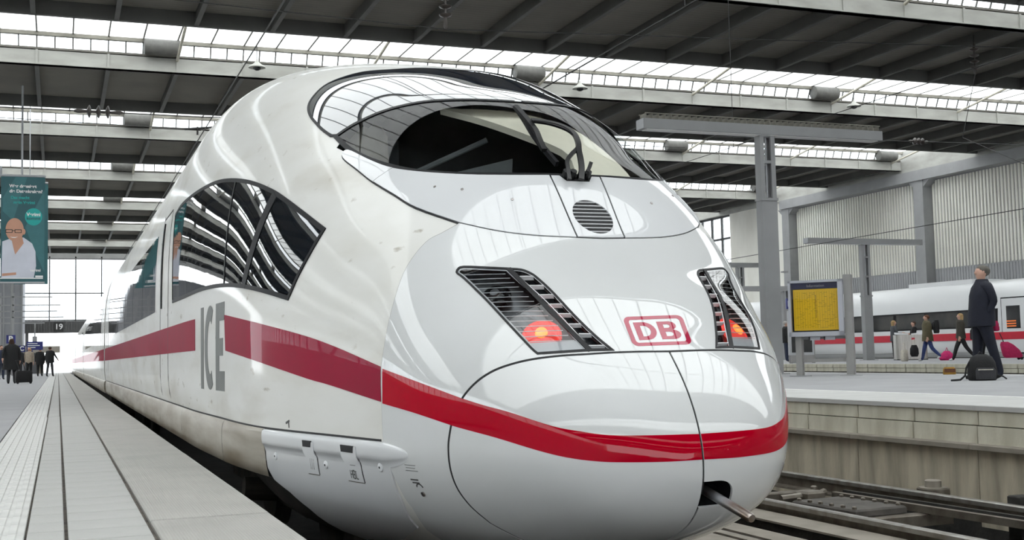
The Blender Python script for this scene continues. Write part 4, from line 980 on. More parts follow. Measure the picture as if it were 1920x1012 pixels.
mat('beige', (0.5, 0.46, 0.40), 0.7, var=0.1)
mat('sign_white', (0.8, 0.8, 0.8), 0.5, var=0.05)
mat('sign_blue', (0.02, 0.025, 0.16), 0.4, var=0.1)
mat('wire', (0.03, 0.03, 0.03), 0.6, var=0.2)
mat('insulator', (0.06, 0.05, 0.045), 0.3, var=0.3)
glass_mat('pane_clear', (0.93, 0.95, 0.96), 0.5, 0.02, 1.45, milky=0.12)
glass_mat('pane_milky', (0.95, 0.95, 0.94), 0.3, 0.05, 1.45, milky=0.45)
# fine tread ridges on the platform edge slabs
_t = MATS['slab_tread'].node_tree
_w = _t.nodes.new('ShaderNodeTexWave'); _w.inputs['Scale'].default_value = 26; _w.bands_direction = 'Y'
_w2 = _t.nodes.new('ShaderNodeTexWave'); _w2.inputs['Scale'].default_value = 26; _w2.bands_direction = 'X'
_tc = [n for n in _t.nodes if n.type == 'TEX_COORD'][0]
_mx = _t.nodes.new('ShaderNodeMath'); _mx.operation = 'MULTIPLY'
for w in (_w, _w2): _t.links.new(_tc.outputs['Object'], w.inputs['Vector'])
_t.links.new(_w.outputs['Fac'], _mx.inputs[0]); _t.links.new(_w2.outputs['Fac'], _mx.inputs[1])
_b = _t.nodes.new('ShaderNodeBump'); _b.inputs['Strength'].default_value = 0.5; _b.inputs['Distance'].default_value = 0.006
_t.links.new(_mx.outputs[0], _b.inputs['Height']); _t.links.new(_b.outputs['Normal'], _t.nodes['Principled BSDF'].inputs['Normal'])

def struct(name, label=None):
    o = empty(name); o['kind'] = 'structure'
    if label: o['label'] = label
    return o
Y0, YE = -69.0, 98.3
XL, XR = -44.0, 36.8

# ground under the tracks
g = struct('floor', 'dark track bed between the platforms')
MB().box(-70, 60, -60, 130, -1.3, -1.1).build('ground', 'pit', g)
MB().box(-1.67, 2.35, Y0, YE, -1.1, -0.16).build('ballast_slab', 'pit', g)
MB().box(0.98, 2.33, Y0, 60, -0.16, -0.02).build('track_slab', 'plate_dusty', g)
MB().box(5.5, 5.55, Y0, YE, -1.1, -0.05).build('pit_edge', 'pit', g)
MB().box(3.42, 4.55, Y0, YE, -1.1, -0.55).build('pit_floor', 'pit', g)
MB().box(13.9, 21.9, Y0, YE, -1.1, -0.1).build('far_track_bed', 'pit', g)
MB().box(31.9, XR, Y0, YE, -1.1, -0.1).build('siding_track_bed', 'pit', g)
MB().box(-70, -13.0, Y0, YE, -1.1, 0.2).build('left_track_bed', 'pit', g)

# left platform: asphalt, tactile strip, small slabs, planks and edge slabs
pl = struct('platform', 'grey platform beside the train with tactile strip and edge slabs')
MB().box(-13.0, -3.04, Y0, YE, -1.1, 0.757).build('asphalt_surface', 'asphalt', pl)
MB().box(-3.04, -1.72, Y0, YE, -1.1, 0.738).build('platform_core', 'joint_dark', pl)
NEAR = 12.2
edge_me = MB().bbox(0, 0.51, 0, 3.785, -0.0215, 0, 0.006).box(0.46, 0.51, 0, 3.785, -0.16, -0.0215).mesh('edge_slab', 'slab_tread')
for i in range(27):
    y = 0.95 - 3.8 * 2 + 3.8 * i
    if y > YE - 4: break
    mobj('edge_slab', edge_me, pl, (-2.178, y, 0.76 + random.uniform(-.0015, .0015)))
pk = MB().bbox(0, 0.313, 0, 0.292, -0.02, 0, 0.004).mesh('plank_slab', 'slab')
sk = MB().bbox(0, 0.140, 0, 0.292, -0.02, 0, 0.004).mesh('small_slab', 'slab')
tk = MB().bbox(0, 0.35, 0, 0.294, -0.023, -0.005, 0.003)
for k in range(6): tk.bbox(0.012 + k * 0.055, 0.047 + k * 0.055, 0.004, 0.292, -0.006, 0.0, 0.004)
tk = tk.mesh('tactile_tile', 'tactile')
i = 0
while -4.0 + i * 0.3 < NEAR:
    y = -4.0 + i * 0.3
    mobj('plank_slab', pk, pl, (-2.512, y, 0.76 + random.uniform(-.0012, .0012)))
    mobj('small_slab', sk, pl, (-2.667, y, 0.76 + random.uniform(-.0012, .0012)))
    mobj('tactile_tile', tk, pl, (-3.028, y, 0.762))
    i += 1
ye = -4.0 + i * 0.3
tag(MB().box(-2.512, -2.202, ye, YE, 0.738, 0.76).build('plank_slabs', 'slab', pl), kind='stuff')
tag(MB().box(-2.667, -2.532, ye, YE, 0.738, 0.76).build('small_slabs', 'slab', pl), kind='stuff')
tt = MB()
for k in range(6): tt.box(-3.016 + k * 0.055, -2.981 + k * 0.055, ye, YE, 0.7, 0.762)
tt.box(-3.028, -2.688, ye, YE, 0.69, 0.757)
tag(tt.build('tactile_tiles', 'tactile', pl), kind='stuff')

# right platform with two courses of wall blocks, ledge and stained lower wall
ZR = 0.86
pr = struct('platform', 'right platform with white edge line and stained concrete wall')
MB().box(5.62, 13.86, Y0, YE, -1.1, ZR).build('asphalt_surface', 'asphalt', pr)
cap_me = MB().bbox(0, 1.42, 0, 2.69, -0.05, 0, 0.006).mesh('edge_slab', 'kerb_light')
ub = MB().bbox(0, 0.13, 0, 0.877, -0.132, 0, 0.0).mesh('upper_block', 'wall_block')
lb_ = MB().bbox(0, 0.13, 0, 0.877, -0.180, 0, 0.0).mesh('lower_block', 'wall_block')
wl = MB().bbox(0, 0.10, 0, 1.78, -0.72, 0, 0.0).mesh('wall_panel', 'wall_stained')
lg_ = MB().bbox(0, 0.13, 0, 1.785, -0.05, 0, 0.008).mesh('ledge_slab', 'plate_dusty')
for i in range(40):
    y = -6.3 + 0.895 * i
    if y < 30:
        j = random.uniform(-.004, .004)
        mobj('upper_block', ub, pr, (5.52 + j, y, ZR - 0.052))
        mobj('lower_block', lb_, pr, (5.50 + j, y, ZR - 0.194))
    if i % 2 == 0:
        mobj('wall_panel', wl, pr, (5.50 + random.uniform(-.004, .004), y, 0.455))
        mobj('ledge_slab', lg_, pr, (5.40, y, 0.505))
    if i % 3 == 0: mobj('edge_slab', cap_me, pr, (5.50, y, ZR + 0.002))
MB().box(5.54, 5.64, Y0, YE, -1.1, 0.44).box(5.56, 5.64, Y0, YE, .4, .8).build('wall_core', 'joint_dark', pr)
MB().box(6.93, 7.06, Y0, YE, ZR, ZR + 0.004).build('edge_line', 'line_white', pr)
MB().box(13.55, 13.70, Y0, YE, ZR, ZR + 0.004).build('edge_line', 'line_white', pr)

# far platform with kerb blocks
pf = struct('platform', 'far platform in front of the second train')
MB().box(22.02, 31.95, Y0, YE, -1.1, ZR).build('asphalt_surface', 'asphalt', pf)
kb = MB().bbox(0, 0.12, 0, 0.888, -0.12, 0, 0.006).mesh('kerb_block', 'wall_block')
for i in range(44):
    y = 8.0 + 0.918 * i
    mobj('kerb_block', kb, pf, (21.9, y, ZR + 0.002))
    mobj('kerb_block', kb, pf, (21.91, y, ZR - 0.128))
MB().box(21.94, 22.06, Y0, YE, -0.2, ZR - .01).build('kerb_core', 'joint_dark', pf)

# rails: ours, and the neighbouring track on its beams
def rail(x, z, label, m='rail_steel'):
    r_ = thing('rail', label, 'rail', (x, 0, z))
    MB().prism([(-.075, -.17), (.075, -.17), (.07, -.15), (.012, -.135), (.012, -.045), (-.012, -.045), (-.012, -.135), (-.07, -.15)], Y0, YE).build('rail_web', 'rail_steel', r_)
    MB().prism([(-.036, -.045), (.036, -.045), (.036, -.01), (.026, 0), (-.026, 0), (-.036, -.01)], Y0, YE).build('rail_head', m, r_)
    return r_
rail(-0.755, 0.0, 'steel rail under the train next to the near platform', 'rail_top')
rail(0.755, 0.0, 'steel rail under the right side of the train', 'rail_top')
rail(3.28, 0.12, 'nearer dusty rail of the empty track behind the nose', 'rail_top')
rail(4.74, 0.12, 'farther dusty rail of the empty track below the stained wall', 'rail_top')
rail(2.46, -0.02, 'half-sunk rail edge set in the concrete strip by the pit', 'rail_steel')
MB().box(2.36, 2.44, Y0, 60, -1.1, -0.012).build('pit_coping', 'plate_dusty', g)
MB().box(2.52, 2.75, Y0, 60, -1.1, -0.012).build('pit_coping', 'plate_dusty', g)
bm_ = thing('walkway_beam', 'dusty steel walkway beam beside the empty track', 'beam', (3.06, 0, 0.03))
MB().box(-0.15, 0.16, -8, 40, -0.016, 0).build('top_plate', 'plate_dusty', bm_)
MB().box(-0.12, -0.10, -8, 40, -0.5, -0.016).build('side_plate', 'pit', bm_)
ORD = ['nearest', 'second', 'third', 'fourth', 'fifth', 'sixth', 'seventh', 'eighth']
for i, y in enumerate(np.arange(0.1, 15, 1.9)):
    t_ = thing('cross_tie', 'dark steel cross tie of the empty track, %s counted away from the viewer' % ORD[i], 'sleeper', (4.0, float(y), 0.0), 0, 'cross ties of the empty track')
    MB().bbox(-0.63, 0.65, -0.07, 0.07, -0.10, 0.0, 0.01).build('tie_bar', 'rail_steel', t_)
    MB().bbox(-0.63, 0.65, 0.10, 0.14, -0.12, -0.02, 0.005).build('tie_rod', 'rail_top', t_)
    for s in (-1, 1):
        MB().lathe([(0.035, 0), (0.035, 0.03), (0.02, 0.04)], (s * 0.62, 0.0, 0.0), 8).build('tie_bolt', 'rail_steel', t_)
# point machine plate between the rails
sw = thing('point_machine', 'dusty bolted switch machine plate between the rails', 'machine', (3.95, 4.35, 0.066), R(4))
MB().bbox(-0.28, 0.28, -0.42, 0.42, -0.06, 0, 0.015).build('cover_plate', 'plate_dark', sw)
for k in range(6):
    for s in (-1, 1): MB().lathe([(0.022, 0), (0.022, 0.018), (0.012, 0.024)], (s * 0.24, -0.36 + k * 0.145, 0), 6).build('plate_bolt', 'rail_steel', sw)
MB().tube([(-0.3, 0.55, 0.0), (0.1, 0.5, 0.02), (0.25, 0.62, 0.02)], 0.035, 8).build('drive_rod', 'rail_steel', sw)
MB().bbox(-0.1, 0.1, 0.42, 0.6, -0.05, 0.06, 0.02).build('drive_block', 'rail_steel', sw)
for (x, y) in ((5.1, 4.6), (2.98, 5.6)):
    c_ = thing('bollard_cap', 'squat round steel cap %s' % ('by the far rail' if x > 4 else 'on the walkway beam by the nose'), 'cap', (x, y, 0.04 if x < 4 else 0.1))
    MB().lathe([(0.13, 0), (0.13, 0.01), (0.075, 0.012), (0.075, 0.07), (0.06, 0.08)], n=16).build('cap_body', 'plate_dusty', c_, True)
    MB().lathe([(0.15, -0.14), (0.15, 0.0)], n=12).build('cap_foot', 'rail_steel', c_)
gp = thing('girder_post', 'dark steel block clamped over the far rail', 'bracket', (4.80, 3.35, 0.02))
MB().bbox(0.06, 0.22, -0.07, 0.07, -0.35, 0.15, 0.01).build('block', 'pit', gp)
MB().tube([(0.1, -0.25, -0.02), (0.1, 0.3, -0.02)], 0.06, 10).build('hose', 'pit', gp)
cp = thing('cable_trough', 'long dark channel beam beside the switch machine', 'beam', (4.42, 3.2, 0.065), R(2))
MB().box(-0.03, 0.03, -1.6, 1.9, -0.06, 0.0).build('channel', 'rail_steel', cp)
MB().box(0.10, 0.14, -1.6, 1.9, -0.06, 0.01).build('channel_flange', 'pit', cp)

# ---- roof bays
PX = 1.95; X0R = -3.16 - PX * 21
ribs_x = [X0R + PX * i for i in range(42) if X0R + PX * i < XR - 0.3]
rib_me = MB().prism([(-.06, 0), (.06, 0), (.06, .03), (.02, .05), (.02, .36), (-.02, .36), (-.02, .05), (-.06, .03)], 0, 5.85).mesh('rib', 'rib_paint')
brk_me = MB().box(-.03, .03, -.04, 0, 0, .42).mesh('bracket', 'beam_light')
ml_me = MB().box(-.02, .02, -.02, .02, 0, 0.46).mesh('mullion', 'mullion')
cpane_me = MB().box(.016, PX / 4 - .016, -.004, .004, 0, 0.45).mesh('clerestory_pane', 'pane_clear')
rpane_me = MB().box(.02, PX / 2 - .02, 0, 5.0, -.005, .005).mesh('roof_pane', 'pane_milky')
strut_me = MB().tube([(0, 0, 0), (0, -4.2, 0.62)], 0.045, 8).mesh('strut', 'strut_cream')
mat('drum_grey', (0.13, 0.128, 0.12), 0.6, var=0.3)
drum_me = MB().lathe([(.2, -.52), (.24, -.5), (.24, .5), (.2, .52)], n=20, axis='x').mesh('vent_drum', 'drum_grey', True)
for k in range(-8, 7):
    ya = 20.4 + 11.2 * k + (3.3 if k < 0 else 0); yb = ya + 6.1
    if k == -1: ya, yb = 13.5, 18.6
    GAP = 1.85 if k == 0 else (6.05 if k == -1 else 5.05)
    bay = struct('ceiling', 'dark roof deck with cross ribs and a skylight strip')
    # corrugated deck
    n = 40; prof = []
    vs, fs = [], []
    ny = 61
    for j in range(ny):
        y = ya + 0.2 + (yb - ya - 0.2) * j / (ny - 1); z = 10.41 + (0.025 if j % 2 else 0)
        vs += [(XL, y, z), (XR, y, z)]
    fs = [(2 * j, 2 * j + 1, 2 * j + 3, 2 * j + 2) for j in range(ny - 1)]
    mobj('deck_sheet', to_mesh('deck_sheet', vs, fs, 'deck'), bay)
    MB().box(XL, XR, ya, yb, 10.5, 10.56).build('deck_top', 'deck', bay)
    for x in ribs_x: mobj('rib', rib_me, bay, (x, ya + 0.2, 10.05), (0, 0, 0), (1, (yb - ya - 0.25) / 5.85, 1))
    MB().box(XL, XR, yb - 0.14, yb, 10.05, 10.56).build('fascia_beam', 'rib_paint', bay)
    MB().box(XL, XR, ya, ya + 0.22, 10.05, 10.47).box(XL, XR, ya - .05, ya + .22, 10.05, 10.075).build('edge_beam', 'beam_light', bay)
    for i, x in enumerate(ribs_x):
        if k >= 0: mobj('bracket', brk_me, bay, (x, ya, 10.06))
    if True:
        # clerestory and glazed strip on the near side of this deck
        vis = 0 <= k <= 3
        nC = int((XR - 0.6 - X0R) / (PX / 4))
        if vis:
            for i in range(nC):
                x = X0R + i * PX / 4
                if x < -8 or x > XR - 1: continue
                mobj('clerestory_pane', cpane_me, bay, (x, ya + 0.1, 10.47), (R(24), 0, 0))
                mobj('mullion', ml_me, bay, (x, ya + 0.1, 10.47), (R(24), 0, 0))
        cs = MB()
        for i in range(nC):
            x = X0R + i * PX / 4
            if vis and not (x < -8 or x > XR - 1): continue
            cs.add([(x + .016, ya + .1, 10.47), (x + PX / 4 - .016, ya + .1, 10.47), (x + PX / 4 - .016, ya - .09, 10.89), (x + .016, ya - .09, 10.89)], [(0, 1, 2, 3)])
        tag(cs.build('clerestory_panes', 'pane_clear', bay), kind='stuff')
        rs = MB(); bars = MB()
        for i in range(int((XR - 0.6 - X0R) / (PX / 2))):
            x = X0R + i * PX / 2
            if 1 <= k <= 2 and -8 < x < XR: mobj('roof_pane', rpane_me, bay, (x, ya - 5.05, 10.97))
            else: rs.box(x + .02, x + PX / 2 - .02, ya - GAP, ya - .05, 10.965, 10.975)
            bars.box(x - .02, x + .02, ya - GAP - .03, ya - .05, 10.95, 11.0)
        tag(rs.build('roof_panes', 'pane_milky', bay), kind='stuff')
        tag(bars.build('glazing_bars', 'mullion', bay), kind='stuff')
        MB().box(XL, XR, ya - .20, ya - .06, 10.86, 10.97).box(XL, XR, ya - 2.6, ya - 2.54, 10.90, 10.96).build('purlin', 'purlin', bay)
        MB().box(XL, XR, ya - GAP - .05, ya - GAP + .05, 10.56, 11.0).build('upstand', 'beam_light', bay)
        if k >= 0:
            for i, x in enumerate(ribs_x):
                if i % 3 == 2: mobj('strut', strut_me, bay, (x, ya + 0.02, 10.4), (0, 0, 0), (1, 0.38 if k == 0 else 1, 1))
                if i % 6 == 5: mobj('vent_drum', drum_me, bay, (x - 0.45, ya - 0.25, 10.72))

# ---- right wall with columns
wr = struct('wall_right', 'corrugated side wall with grey columns')
def corrugated(x, y0, y1, z0, z1, pitch, depth, m, parent, nm='corrugated_sheet'):
    vs, fs = [], []; n = int((y1 - y0) / pitch)
    pr_ = [(0, 0), (.35, 0), (.45, 1), (.9, 1)]
    L = [(y0 + (i + a) * pitch, x - b * depth) for i in range(n) for a, b in pr_] + [(y1, x)]
    for y, xx in L: vs += [(xx, y, z0), (xx, y, z1)]
    fs = [(2 * i, 2 * i + 2, 2 * i + 3, 2 * i + 1) for i in range(len(L) - 1)]
    return mobj(nm, to_mesh(nm, vs, fs, m), parent)
cols = [41.4 - 11.2 * i for i in range(10)][::-1] + [52.6]
for y0 in cols[:-1]:
    corrugated(36.8, y0 + .3, y0 + 10.9, 5.05, 9.3, 0.21, 0.11, 'sheet_light', wr)
    corrugated(36.8, y0 + .3, y0 + 10.9, -0.1, 5.0, 0.18, 0.08, 'sheet_grey', wr)
    for z in (5.35, 6.0, 6.9, 8.2): MB().box(36.73, 36.76, y0 + .3, y0 + 10.9, z, z + .02).build('sheet_joint', 'sheet_grey', wr)
for y0 in cols:
    MB().prism([(36.2, y0 - .33), (36.8, y0 - .33), (36.8, y0 + .33), (36.2, y0 + .33)], -.1, 9.35, 'xy').build('column', 'mast_grey', wr)
    MB().prism([(y0 - .75, 9.35), (y0 + .75, 9.35), (y0 + .33, 9.0), (y0 - .33, 9.0)], 36.24, 36.75, 'yz').build('column_haunch', 'mast_grey', wr)
MB().box(36.1, 36.8, Y0, 53.0, 9.35, 9.85).build('wall_beam', 'mast_grey', wr)
MB().box(36.4, 36.8, Y0, YE, 9.85, 11.0).build('wall_fascia', 'beam_light', wr)
MB().box(36.75, 37.1, Y0, 52.6, -.1, 9.4).build('wall_core', 'sheet_grey', wr)
MB().box(36.6, 37.0, 53.0, 59.2, -.1, 9.9).build('plaster_wall', 'plaster', wr)
MB().box(36.6, 37.0, 59.2, YE, -.1, 5.2).build('plaster_wall', 'plaster', wr)
win = struct('window_1', 'tall dark-framed window in the side wall'); 
for y in np.arange(59.2, 80, 1.2):
    MB().box(36.7, 36.85, y - .05, y + .05, 5.2, 9.9).build('window_bar', 'dark_frame', win)
for z in (5.25, 6.8, 8.4, 9.8): MB().box(36.7, 36.85, 59.2, YE, z - .06, z + .06).build('window_bar', 'dark_frame', win)
tag(MB().box(36.77, 36.78, 59.2, YE, 5.2, 9.9).build('window_panes', 'pane_clear', win), kind='stuff')

# ---- end wall: glazed above the bridge, open below
we = struct('wall_end', 'glazed end wall of the hall')
for x in np.arange(-5.22, XR, 2.0):
    MB().box(x - .05, x + .05, YE, YE + .15, 4.9 if x < 2 else 0, 10.2).build('mullion', 'dark_frame', we)
for z in (5.0, 7.2, 10.0): MB().box(-5.2, XR, YE - .02, YE + .1, z - .05, z + .05).build('transom', 'dark_frame', we)
pn = MB().box(0, 1.9, 0, .01, 0, 2.1).mesh('pane', 'pane_clear')
for x in np.arange(-5.17, 34, 2.0):
    for z in (5.06, 7.27): mobj('pane', pn, we, (x, YE + .05, z), (0, 0, 0), (1, 1, 1 if z < 7 else 1.27))
MB().box(XL, XR, YE, YE + .2, 10.0, 11.2).build('gable_beam', 'rib_paint', we)
MB().box(2.0, XR, YE + 0.2, YE + .4, -1, 4.6).build('low_wall', 'plaster', we)

MB().box(-60, 60, YE, YE + 40, -1.1, 0.75).build('concourse_floor', 'asphalt', we)
br = thing('platform_bridge', 'dark grey overhead bridge carrying the platform number 19', 'bridge', (-2.8, 97.4, 0))
MB().box(-2.3, 2.4, -.4, .4, 3.95, 4.9).build('girder', 'bridge_grey', br)
MB().box(-2.2, -1.95, -.15, .15, .757, 3.95).build('bridge_leg', 'bridge_grey', br)
for i in range(23): MB().box(-2.28 + i * .205, -2.2 + i * .205, -.46, -.4, 4.0, 4.86).build('girder_rib', 'bridge_grey', br)
np_ = MB().box(-.35, .35, -.52, -.46, 4.05, 4.8).build('number_plate', 'dark_frame', br, loc=(0.3, 0, 0))
text('number', '19', 0.62, 'sign_white', np_, (0, -.53, 4.42), (R(90), 0, 0), 0.01, bold=0.01)
# grey building on the left of the end wall
bl = struct('wall_back', 'grey ribbed facade left of the glazed end wall')
corr = MB().box(-30, -5.0, 90, 96.8, 0.757, 8.0)
corr.build('facade', 'facade_grey', bl)
for i in range(16):
    MB().box(-5.1 - i * 0.62, -5.02 - i * 0.62, 89.9, 90, 0.76, 8.0).build('facade_rib', 'mast_grey', bl)
for z, x1 in ((5.9, -2.9), (5.35, -2.4), (4.95, -2.6), (4.55, -2.2)):
    MB().box(-9, x1, 80, 80.06, z, z + .07).build('louvre_bar', 'mast_grey', bl)
for x in (-6.2, -5.4): MB().box(x, x + .14, 80, 80.14, .76, 6.2).build('louvre_post', 'mast_grey', bl)
MB().box(-5.0, -2.4, 93.5, 96, 2.35, 2.85).build('kiosk_roof', 'beige', bl)
MB().box(-5.0, -4.1, 94, 96, .76, 2.35).build('kiosk', 'facade_grey', bl)
MB().box(-4.08, -3.6, 94.2, 96, .76, 2.35).build('kiosk_door', 'beige', bl)

# ---- left side of the hall
wlft = struct('wall_left', 'far left side wall of the hall')
MB().box(XL - .4, XL, Y0, YE, -1, 6.0).build('plaster_wall', 'plaster', wlft)
MB().box(XL - .4, XL, Y0, YE, 9.0, 11.2).build('wall_fascia', 'beam_light', wlft)
for y in np.arange(Y0, YE, 2.4): MB().box(XL - .2, XL, y - .06, y + .06, 6, 9).build('window_bar', 'dark_frame', wlft)
tag(MB().box(XL - .12, XL - .1, Y0, YE, 6, 9).build('window_panes', 'pane_clear', wlft), kind='stuff')
# ------------------------------------------------------------------ the train on the far side
mat('paint_far', (0.70, 0.71, 0.72), 0.3, var=0.04, scale=1)
mat('red_far', (0.55, 0.01, 0.035), 0.35, var=0.1)
mat('window_far', (0.02, 0.022, 0.025), 0.08, scale=0.8, col2=(0.06, 0.058, 0.055), ior=1.5)
mat('amber_print', (0.6, 0.12, 0.02), 0.5, var=0.2, emit=(1, .25, .05), estr=0.4)
ft = thing('high_speed_train', 'second white train with red stripe standing behind the far platform', 'train', (34.3, 0, 0.06))
FB = [(x, z if z < 1.2 else 1.2 + (z - 1.2) * 1.03) for x, z in BS]
def far_car(y0, y1):
    n = len(FB)
    vs = [(x, y0, z) for x, z in FB] + [(x, y1, z) for x, z in FB]
    fs = [(i, i + 1, n + i + 1, n + i) for i in range(n - 1)] + [(n - 1, 0, n, 2 * n - 1), tuple(range(n)), tuple(range(n, 2 * n))[::-1]]
    me = to_mesh('car_body', vs, fs, 'paint_far', smooth=True)
    bm = bmesh.new(); bm.from_mesh(me); bmesh.ops.recalc_face_normals(bm, faces=bm.faces); bm.to_mesh(me); bm.free()
    me.set_sharp_from_angle(angle=R(35))
    mobj('car_body', me, ft)
    MB().box(-1.4, 1.4, y0, y1, 0.2, 0.85).build('underframe', 'underframe', ft)
    MB().box(-1.56, -1.53, y0, y1, 1.52, 1.82).build('body_stripe', 'red_far', ft)
    MB().box(-1.535, -1.5, y0 + 2.0, y1 - 2.0, 2.02, 2.78).build('window_band', 'rubber', ft)
    yy = y0 + 2.2
    while yy < y1 - 3.2:
        MB().box(-1.545, -1.53, yy, yy + 1.85, 2.08, 2.72).build('saloon_window', 'window_far', ft)
        yy += 2.05
    for yd in (y0 + 0.5, y1 - 1.75):
        d_ = MB().box(-1.555, -1.535, yd, yd + 1.25, 1.0, 3.15).build('door_leaf', 'paint_far', ft)
        MB().box(-1.545, -1.53, yd - .04, yd + 1.29, 0.95, 3.2).build('door_seal', 'rubber', ft)
        MB().box(-1.56, -1.555, yd + .28, yd + 1.0, 1.95, 2.85).build('door_window', 'window_far', d_)
        MB().box(-1.565, -1.56, yd, yd + 1.25, 1.52, 1.82).build('door_stripe', 'red_far', d_)
    MB().box(-1.545, -1.53, y0, y1, 1.0, 1.012).build('panel_line', 'seam_grey', ft)
    MB().box(-.9, .9, y0 + 4, y0 + 8, 3.85, 4.1).build('roof_equipment', 'paint_far', ft)
far_car(6.4, 30.4); far_car(31.0, 55.0); far_car(55.6, 79.6)
MB().box(-1.3, 1.3, 30.4, 31.0, 0.9, 3.5).build('gangway_bellows', 'rubber', ft)
MB().box(-1.3, 1.3, 55.0, 55.6, 0.9, 3.5).build('gangway_bellows', 'rubber', ft)
for i in range(3): MB().box(-1.567, -1.562, 32.0, 32.5, 2.02 + i * .1, 2.07 + i * .1).build('display_line', 'amber_print', ft)

# ------------------------------------------------------------------ masts, wires, insulators
def tmast(loc, h, length, label, rz=0.0, big=True):
    t = thing('light_mast', label, 'lamp post', loc, rz, 'T-shaped light masts on the platforms')
    s = 0.2
    for sx in (-1, 1):
        MB().prism([(sx * .2, -.11), (sx * .09, -.11), (sx * .09, -.07), (sx * .16, -.07), (sx * .16, .07), (sx * .09, .07), (sx * .09, .11), (sx * .2, .11)], 3.9 if big else 2.6, h - .28, 'xy').build('upper_channel', 'mast_grey', t)
    MB().prism([(-.2, -.12), (.2, -.12), (.2, .12), (-.2, .12)], 0.02, 3.95 if big else 2.65, 'xy').build('lower_post', 'mast_grey', t)
    MB().box(-.22, .22, -.14, .14, 3.9 if big else 2.6, 3.96 if big else 2.66).build('collar', 'mast_grey', t)
    for z in ((4.75, 5.35) if big else (3.4, 4.2)): MB().box(-.15, .15, -.10, .10, z, z + .07).build('batten', 'mast_grey', t)
    MB().tube([(.02, 0, 3.5 if big else 2.6), (.02, 0, h - .28)], .022, 8).build('cable_pipe', 'mast_light', t)
    b = MB().prism([(-length / 2, h - .28), (length / 2, h - .28), (length / 2, h - .06), (-length / 2, h - .06)], -.17, .17).build('cross_bar', 'mast_grey', t)
    MB().box(-length / 2 - .012, -length / 2 - .002, -.165, .165, h - .275, h - .065).build('bar_end', 'mast_light', b)
    MB().box(-length / 2 + .1, length / 2 - .1, -.12, .12, h - .295, h - .28).build('light_panel', 'sign_white', b)
    if big:
        for sy in (-.14, .14): MB().tube([(-length / 2 + .05, sy, h + .06), (length / 2 - .05, sy, h + .06)], .012, 6).build('tray_rail', 'purlin', t)
        rg_ = MB().box(-.005, .005, -.14, .14, -.06, .06).mesh('tray_rung', 'purlin')
        for i in range(40): mobj('tray_rung', rg_, t, (-length / 2 + .08 + i * (length - .16) / 39, 0, h))
    MB().box(-.3, .3, -.22, .22, 0, .02).build('foot_plate', 'mast_grey', t)
tmast((12.42, 18.3, ZR), 5.68, 6.3, 'large grey T-shaped light mast right behind the train nose, with cable tray', 0.0)
tmast((28.5, 35.7, ZR), 5.05, 5.7, 'slim grey T-shaped light mast behind the yellow timetable', 0, False)
tmast((30.2, 48.0, ZR), 5.05, 4.6, 'distant grey T-shaped light mast by the dark-framed window', 0, False)
tmast((30.6, 23.5, ZR), 4.6, 4.6, 'grey T-shaped light mast cut by the right edge of the view', 0, False)
tmast((30.2, 44.0, ZR), 3.6, 5.0, 'low grey T-shaped light mast between the two larger ones', 0, False)

def wire(path, label, r=.011):
    o = MB().tube(path, r, 5).build('overhead_wire', 'wire')
    tag(o, label, 'wire', 'overhead wires')
wire([(0, -20, 5.85), (0, 30, 5.75), (0, 97, 5.8)], 'contact wire above the white train')
wire([(4.0, -20, 5.35), (4.0, 40, 5.2), (4, 97, 5.3)], 'contact wire above the empty track')
wire([(17, -20, 7.8), (17, 30, 7.7), (17, 97, 7.8)], 'contact wire behind the near right platform')
wire([(20, -20, 5.1), (20, 40, 4.6), (20, 97, 4.8)], 'low wire crossing in front of the corrugated wall')
wire([(-16, 16.0, 8.0), (4.1, 16.0, 7.45), (20, 16.0, 8.2)], 'cross-span wire below the vertical insulator')
wire([(-20, 18, 6.0), (0, 18, 5.99), (2.6, 18.0, 6.1)], 'cross-span wire carrying the horizontal insulator at the left')
wire([(4.0, 7.0, 10.0), (4.0, 7.0, 5.3)], 'vertical dropper wire above the empty track', .006)
wire([(12.66, 20.0, 10.6), (12.66, 20.0, 6.3)], 'vertical hanging cable behind the large light mast', .008)
wire([(22.03, 22, 9.16), (26, 27.0, 8.4), (36.1, 33.0, 8.3)], 'slack wire running to the upper right')
wire([(22.03, 22, 10.06), (22.03, 22, 10.3)], 'short suspension wire of the insulator at the upper right')
wire([(17.0, 28, 8.2), (24.99, 28, 8.4), (36.2, 28, 8.6)], 'cross-span wire in front of the corrugated wall')
wire([(-8, 30, 8.2), (1.15, 30, 8.05), (17.0, 30, 8.2)], 'cross-span wire behind the train roof')
def insulator(loc, axis, label, n=3, s=1.0):
    t = thing('insulator', label, 'insulator', loc, 0, 'disc insulators on the overhead wires')
    MB().lathe([(.022 * s, -.42 * s), (.04 * s, -.36 * s), (.025 * s, -.2 * s), (.025 * s, .2 * s), (.04 * s, .36 * s), (.022 * s, .42 * s)], n=10, axis=axis).build('core_rod', 'insulator', t, True)
    for i in range(n):
        c = (i - (n - 1) / 2) * .16 * s
        MB().lathe([(.03 * s, c - .05 * s), (.11 * s, c - .015 * s), (.12 * s, c + .005 * s), (.05 * s, c + .03 * s)], n=18, axis=axis).build('disc', 'insulator', t, True)
insulator((-1.88, 18, 5.99), 'x', 'dark three-disc insulator lying in a wire at the upper left')
insulator((4.11, 16, 7.88), 'z', 'dark disc insulator hanging at the top centre above the train')
insulator((22.03, 22, 9.62), 'z', 'dark disc insulator hanging at the upper right corner', 4, 1.1)
insulator((24.99, 28, 8.4), 'x', 'grey disc insulator lying in a wire above the corrugated wall')
